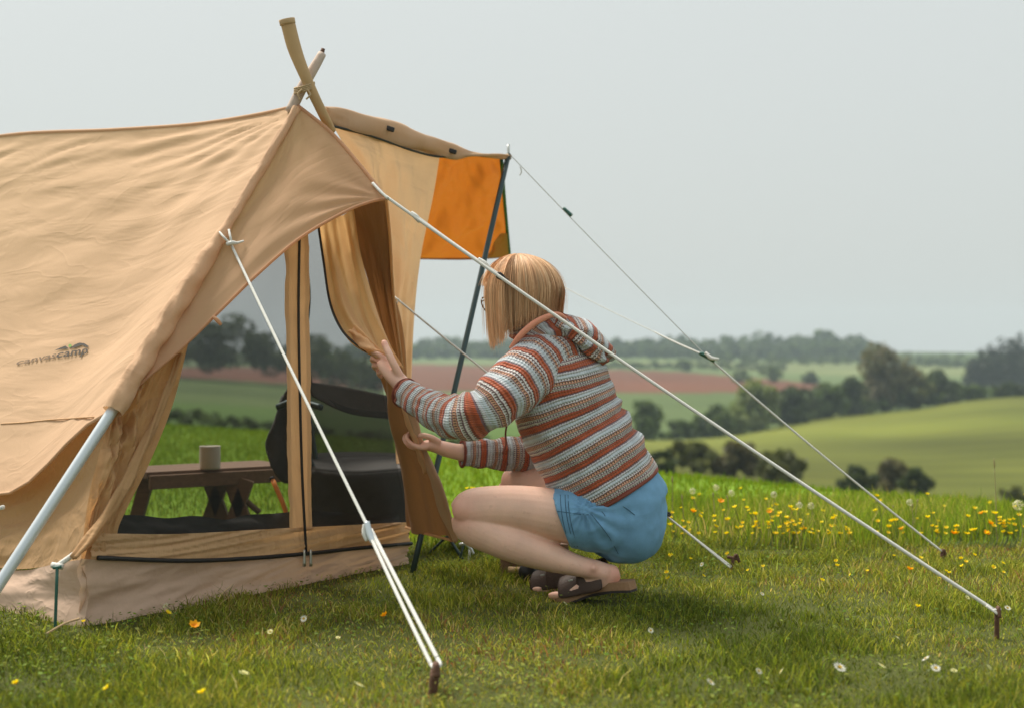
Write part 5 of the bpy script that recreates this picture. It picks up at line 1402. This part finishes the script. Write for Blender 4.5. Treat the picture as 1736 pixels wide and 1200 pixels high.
def ringtube(name, c, axis, r1, r2, tr, mat, par, up=(0, 0, 1)):
    axis = axis.normalized(); a1 = (Vector(up)-axis*Vector(up).dot(axis)).normalized(); a2 = axis.cross(a1)
    pts = [tuple(c+a1*(math.cos(t)*r1)+a2*(math.sin(t)*r2)) for t in np.linspace(0, 2*math.pi, 33)]
    return tube(name, pts, tr, mat, par, 8, 96)
ringtube('cuff', P(686, 665.5, 4.10), P(687, 666, 4.10)-P(716, 684, 4.035), .041, .040, .0045, M['rustknit'], s1)
ringtube('cuff', P(784, 768, 4.302), P(784, 768, 4.302)-P(820, 769, 4.32), .040, .040, .0045, M['rustknit'], s2)
# hem band
_hb = Vector(P(1038, 838, 4.085)); _hd = (P(1020, 806, 4.085)-_hb)
ringtube('hem', _hb, _hd, .162, .142, .0055, M['rustknit'], sw, tuple(LF))
# hood lying on the upper back
hood = loft('hood', [pc(884, 574, 4.02, .012, .05), pc(900, 561, 4.04, .030, .085), pc(928, 553, 4.075, .042, .115), pc(958, 560, 4.10, .046, .130), pc(988, 577, 4.125, .042, .130), pc(1012, 594, 4.145, .034, .112), pc(1026, 606, 4.155, .020, .075), pc(1032, 611, 4.158, .006, .02)],
            M['knit_hood'], sw, 60, 90, (0.2, 0, 1), lambda A, T, V: .006*np.sin(A*2+T*12)+.006*fbm(np.stack([np.cos(A)*2, np.sin(A)*2, T*6], -1), 3, 24))
loft('hood_rim', [pc(866, 590, 3.985, .006), pc(877, 575, 3.965, .008), pc(890, 561, 3.955, .009), pc(908, 547, 3.955, .009), pc(928, 537, 3.968, .008), pc(946, 533, 3.985, .007), pc(960, 540, 4.0, .004)], M['coral'], hood, 14, 50)
loft('hood_fold', [pc(945, 545, 4.0, .012), pc(968, 560, 3.975, .017), pc(992, 582, 3.985, .019), pc(1012, 600, 4.01, .019), pc(1026, 612, 4.04, .012)], M['knit_hood'], hood, 30, 50, (0, 0, 1), lambda A, T, V: .003*np.sin(A*3+T*16))
# cord of the hoodie and the band at her waist pack
tube('drawstring', [P(860, 716, 3.92), P(857, 735, 3.93), P(858, 752, 3.93), P(852, 768, 3.93)], .0026, M['rustknit'], sw, 6, 20)
# ------------------------------------------------------------------ flowers
def petal_ring(n, r0, r1, cup, wid, col, z0=0.0):
    V, C = [], []
    for i in range(n):
        a = i/n*2*math.pi+random.uniform(-.1, .1); d = Vector((math.cos(a), math.sin(a), 0)); s = Vector((-d.y, d.x, 0))
        m = (r0+r1)*.55
        V.append([tuple(d*r0+Vector((0, 0, z0))), tuple(d*m+s*wid*.5+Vector((0, 0, z0+cup*.5))), tuple(d*r1+Vector((0, 0, z0+cup))), tuple(d*m-s*wid*.5+Vector((0, 0, z0+cup*.5)))])
        C.append(np.array(col)*random.uniform(.85, 1.15))
    return V, C
def flower_meshes(kind):
    V, C = [], []
    if kind == 'buttercup':
        for _ in range(1):
            v, c = petal_ring(6, .0008, .0105, .0085, .0105, (.88, .72, .02)); V += v; C += c
            v, c = petal_ring(6, .0005, .0060, .0040, .0060, (.80, .54, .016), .001); V += v; C += c
    elif kind == 'orange':
        v, c = petal_ring(6, .001, .013, .011, .0135, (.88, .44, .010)); V += v; C += c
        v, c = petal_ring(6, .0006, .008, .005, .009, (.84, .38, .008), .001); V += v; C += c
    elif kind == 'daisy':
        v, c = petal_ring(14, .002, .0105, .0018, .0032, (.82, .80, .76)); V += v; C += c
        v, c = petal_ring(8, .0, .0035, .0012, .0030, (.65, .42, .03), .0015); V += v; C += c
    elif kind == 'clock':
        for i in range(150):
            d = Vector(rng.normal(size=3)).normalized(); s = d.orthogonal().normalized()*.0022; q = d.cross(s).normalized()*.0022
            c = d*.0155*random.uniform(.82, 1.05)
            V.append([tuple(c-s), tuple(c-q), tuple(c+s), tuple(c+q)]); C.append(np.array((.62, .60, .54))*random.uniform(.8, 1.15))
    me_ = bpy.data.meshes.new('bloom'); raw_mesh(me_, np.array(V).reshape(-1, 3), np.arange(len(V)*4).reshape(-1, 4)); set_col(me_, np.repeat(np.array(C), 4, 0))
    me_.materials.append(M['petal'])
    return me_
M['stem'] = plain('flower_stem', (.12, .16, .045), .7, var=.3)
M['paleseed'] = plain('dry_stem', (.30, .25, .12), .8, var=.25)
FM = {k: [flower_meshes(k) for _ in range(3)] for k in ('buttercup', 'orange', 'daisy', 'clock')}
_st = {}
def stem_mesh(mat):
    if mat not in _st:
        bend = [(0, 0, 0, .0012, .0012), (.02, .01, .5, .0011, .0011), (0, 0, 1, .0009, .0009)]
        V, uv, _ = loft_grid(bend, 5, 7, (1, 0, 0)); m_ = grid_mesh('stem', V, True, uv); m_.materials.append(M[mat]); _st[mat] = m_
    return _st[mat]
def flower(name, x, y, h, kind, label, cat, group, scale=1.0, tilt=.5):
    z = gz(x, y)
    t = empty(name, (x, y, z)); tag(t, label, cat, group)
    s = bpy.data.objects.new('stem', stem_mesh('stem' if kind != 'clock' else 'paleseed')); COL.objects.link(s); s.parent = t; s.scale = (1, 1, h)
    b = bpy.data.objects.new('bloom', random.choice(FM[kind])); COL.objects.link(b); b.parent = t; b.location = (0, 0, h+(.012*scale if kind == 'clock' else 0))
    if kind == 'daisy': scale *= 1.3
    b.scale = (scale,)*3; b.rotation_euler = (random.uniform(.1, tilt) if kind != 'daisy' else random.uniform(.5, 1.1), random.uniform(-tilt, tilt)*.6, random.uniform(0, 6.28))
    return t
def at_px(px, py, h):
    """spot on the level lawn whose flower head, h above it, shows at this place"""
    Y = (CAM_H-h)*FPX/(py-CY)
    return (px-CX)/FPX*Y, Y
# single flowers in the short turf
for px, py, h, kind, lab, sc in [
        (329, 1062, .040, 'orange', 'deep orange flower on the lawn before the tent skirt', 1.15),
        (284, 1039, .045, 'buttercup', 'small yellow buttercup against the foot of the tent skirt', .9),
        (343, 1174, .035, 'buttercup', 'yellow buttercup at the bottom edge below the tent', 1.0),
        (182, 1166, .035, 'buttercup', 'yellow buttercup low on the lawn, second from the left corner', .85),
        (27, 1158, .035, 'buttercup', 'yellow buttercup in the bottom left corner', .8),
        (653, 1043, .035, 'orange', 'orange buttercup left of the front rope, in the shade', .8),
        (142, 1053, .02, 'buttercup', 'tiny yellow flower at the tent corner', .6),
        (1556, 1028, .035, 'buttercup', 'lone yellow buttercup in the shade left of the right peg', .8),
        (1542, 965, .05, 'orange', 'orange buttercup in the sunlit strip below the far right rope', .9)]:
    x, y = at_px(px, py, h); flower('buttercup', x, y, h, kind, lab, 'buttercup', 'flowers on the short lawn', sc, .7)
for px, py, h, lab, sc in [
        (1423, 1131, .03, 'round white daisy, largest on the right foreground', 1.15), (1494, 1128, .03, 'flattened white daisy right of the largest one', .95),
        (1586, 1132, .03, 'white daisy between the middle pair and the right edge', .85), (1570, 1116, .03, 'slanted white daisy above its right neighbour', .8),
        (1617, 1136, .03, 'small white daisy near the lower right', .6), (1676, 1130, .03, 'small white daisy nearest the lower right edge', .6),
        (1325, 1137, .03, 'white daisy left of the largest one', .75), (1286, 1137, .03, 'pale white daisy, second left of the largest one', .65),
        (1204, 1156, .03, 'low white daisy at the bottom right of centre', .8), (1521, 1080, .03, 'white daisy in the shade left of the right peg foot', .6),
        (608, 1160, .035, 'white daisy at the bottom left of the front peg', 1.0), (413, 1140, .03, 'white daisy on the sunlit lawn below the tent', .9),
        (281, 1026, .05, 'white daisy closing beside the tent skirt', .7), (515, 1048, .04, 'white daisy in the shade below the zip', .7),
        (458, 1070, .03, 'small white daisy below the left mesh window', .6), (573, 1080, .03, 'white daisy left of the doubled rope', .5),
        (644, 1002, .03, 'tiny white daisy by the skirt right of the zip', .5), (958, 1022, .03, 'white daisy at the toe of the sandal', .6),
        (1103, 1068, .03, 'white daisy in the shade right of the sandals', .6), (1708, 1030, .03, 'white daisy beyond the right peg', .7), (1640, 1012, .03, 'white daisy above the thick rope end', .6),
        (1190, 956, .04, 'white daisy left of the small rusty peg', .6), (1292, 1006, .03, 'white daisy below the small rusty peg', .5)]:
    x, y = at_px(px, py, h); flower('daisy', x, y, h, 'daisy', lab, 'daisy', 'daisies on the short lawn', sc, 1.0)
# buttercups standing in the long grass
spots = []
for cxp, cyp, sx, sy, k in [(1160, 880, 30, 26, 10), (1265, 872, 40, 18, 12), (1310, 880, 30, 14, 20), (1350, 890, 26, 22, 12), (1390, 905, 30, 20, 9), (1420, 890, 20, 10, 3), (1480, 882, 22, 10, 5), (1514, 893, 12, 6, 3), (1600, 905, 30, 14, 9), (1640, 890, 26, 16, 8), (1690, 880, 26, 14, 12), (1715, 895, 22, 14, 10), (1625, 915, 12, 6, 4), (1180, 862, 20, 22, 5), (792, 822, 10, 8, 5)]:
    for _ in range(k): spots.append((random.gauss(cxp, sx), random.gauss(cyp, sy)))
for _ in range(55): spots.append((random.uniform(1128, 1745), random.gauss(885, 22)))
for i, (px, py) in enumerate(spots):
    py = min(max(py, 828), 925)
    Y = random.uniform(5.25, 6.5)
    h = CAM_H-(py-CY)*Y/FPX
    if h < .06: Y = 5.15; h = max(.05, CAM_H-(py-CY)*Y/FPX)
    flower('buttercup', (px-CX)/FPX*Y, Y, h, 'orange' if random.random() < .06 else 'buttercup', 'yellow buttercup standing in the long grass strip behind the lawn', 'buttercup', 'buttercups in the long grass strip', random.uniform(.6, 1.1), .6)
for i in range(26):
    px, py = random.uniform(1130, 1736), random.uniform(935, 985)
    x, y = at_px(px, py, .05); flower('buttercup', x, y, .05, 'buttercup', 'small buttercup in the sunlit strip of lawn behind the shade', 'buttercup', 'buttercups in the sunlit strip of lawn', random.uniform(.5, .8), .8)
# dandelion clocks
for px, py, Y, lab in [(1355, 856, 5.4, 'dandelion clock, larger of the pair above the buttercup clump'), (1375, 857, 5.5, 'dandelion clock, right one of the pair above the buttercup clump'),
                       (1312, 838, 5.6, 'tall pale dandelion clock left of the thick rope'), (1240, 835, 5.7, 'pale dandelion clock on a tall stalk, second from the woman'),
                       (1214, 826, 5.7, 'pale dandelion clock on a tall stalk nearest the woman'), (1726, 858, 5.0, 'big fluffy dandelion clock at the right edge'),
                       (1542, 851, 5.4, 'brownish dandelion clock beside the far right rope'), (1174, 832, 5.6, 'small dandelion clock just right of the sweater')]:
    h = CAM_H-(py-CY)*Y/FPX
    flower('dandelion_clock', (px-CX)/FPX*Y, Y, h-.01, 'clock', lab, 'dandelion', 'dandelion clocks in the long grass', 1.25 if px > 1700 else .85)
# dry seed stalks
for i, (px, ptop, Y) in enumerate([(1212, 838, 5.5), (1238, 842, 5.6), (1310, 836, 5.6), (1352, 850, 5.5), (1375, 855, 5.5), (1550, 848, 5.5), (1548, 856, 5.3), (1478, 850, 5.8), (1494, 860, 5.8), (1690, 785, 5.2), (1140, 812, 5.4), (1160, 842, 5.4), (1510, 858, 5.7), (1430, 865, 5.4)]):
    x = (px-CX)/FPX*Y; h = CAM_H-(ptop-CY)*Y/FPX
    t = empty('seed_stalk', (x, Y, 0)); tag(t, 'dry straw coloured seed stalk standing above the long grass', 'grass stalk', 'seed stalks above the long grass')
    lx = random.uniform(-.02, .03)
    b = Vector((x, Y, 0))
    tube('stem', [b, b+Vector((lx*.4, 0, h*.6)), b+Vector((lx, 0, h))], [.0018, .0015, .001], M['paleseed'], t, 5, 8)
    tube('seed_head', [b+Vector((lx*.9, 0, h*.93)), b+Vector((lx, 0, h)), b+Vector((lx*1.15, 0, h*1.06))], [.001, .0032, .001], M['paleseed'], t, 6, 8)

# ------------------------------------------------------------------ hazy air over the valley
bm = bmesh.new()
box_bm(bm, Vector((0, 560, -8.0)), (2600, 1240, 90))
me = bpy.data.meshes.new('haze'); bm.to_mesh(me); bm.free()
hz = bpy.data.materials.new('haze'); nt, lk = nodes_of(hz)
ho = nt.new('ShaderNodeOutputMaterial'); pv = nt.new('ShaderNodeVolumePrincipled')
pv.inputs['Color'].default_value = (.76, .93, .99, 1); pv.inputs['Density'].default_value = .00032; pv.inputs['Anisotropy'].default_value = .1
lk.new(pv.outputs[0], ho.inputs['Volume'])
tag(link('haze', me, hz, smooth=False), 'thin pale haze lying over the whole valley', 'haze', kind='stuff')
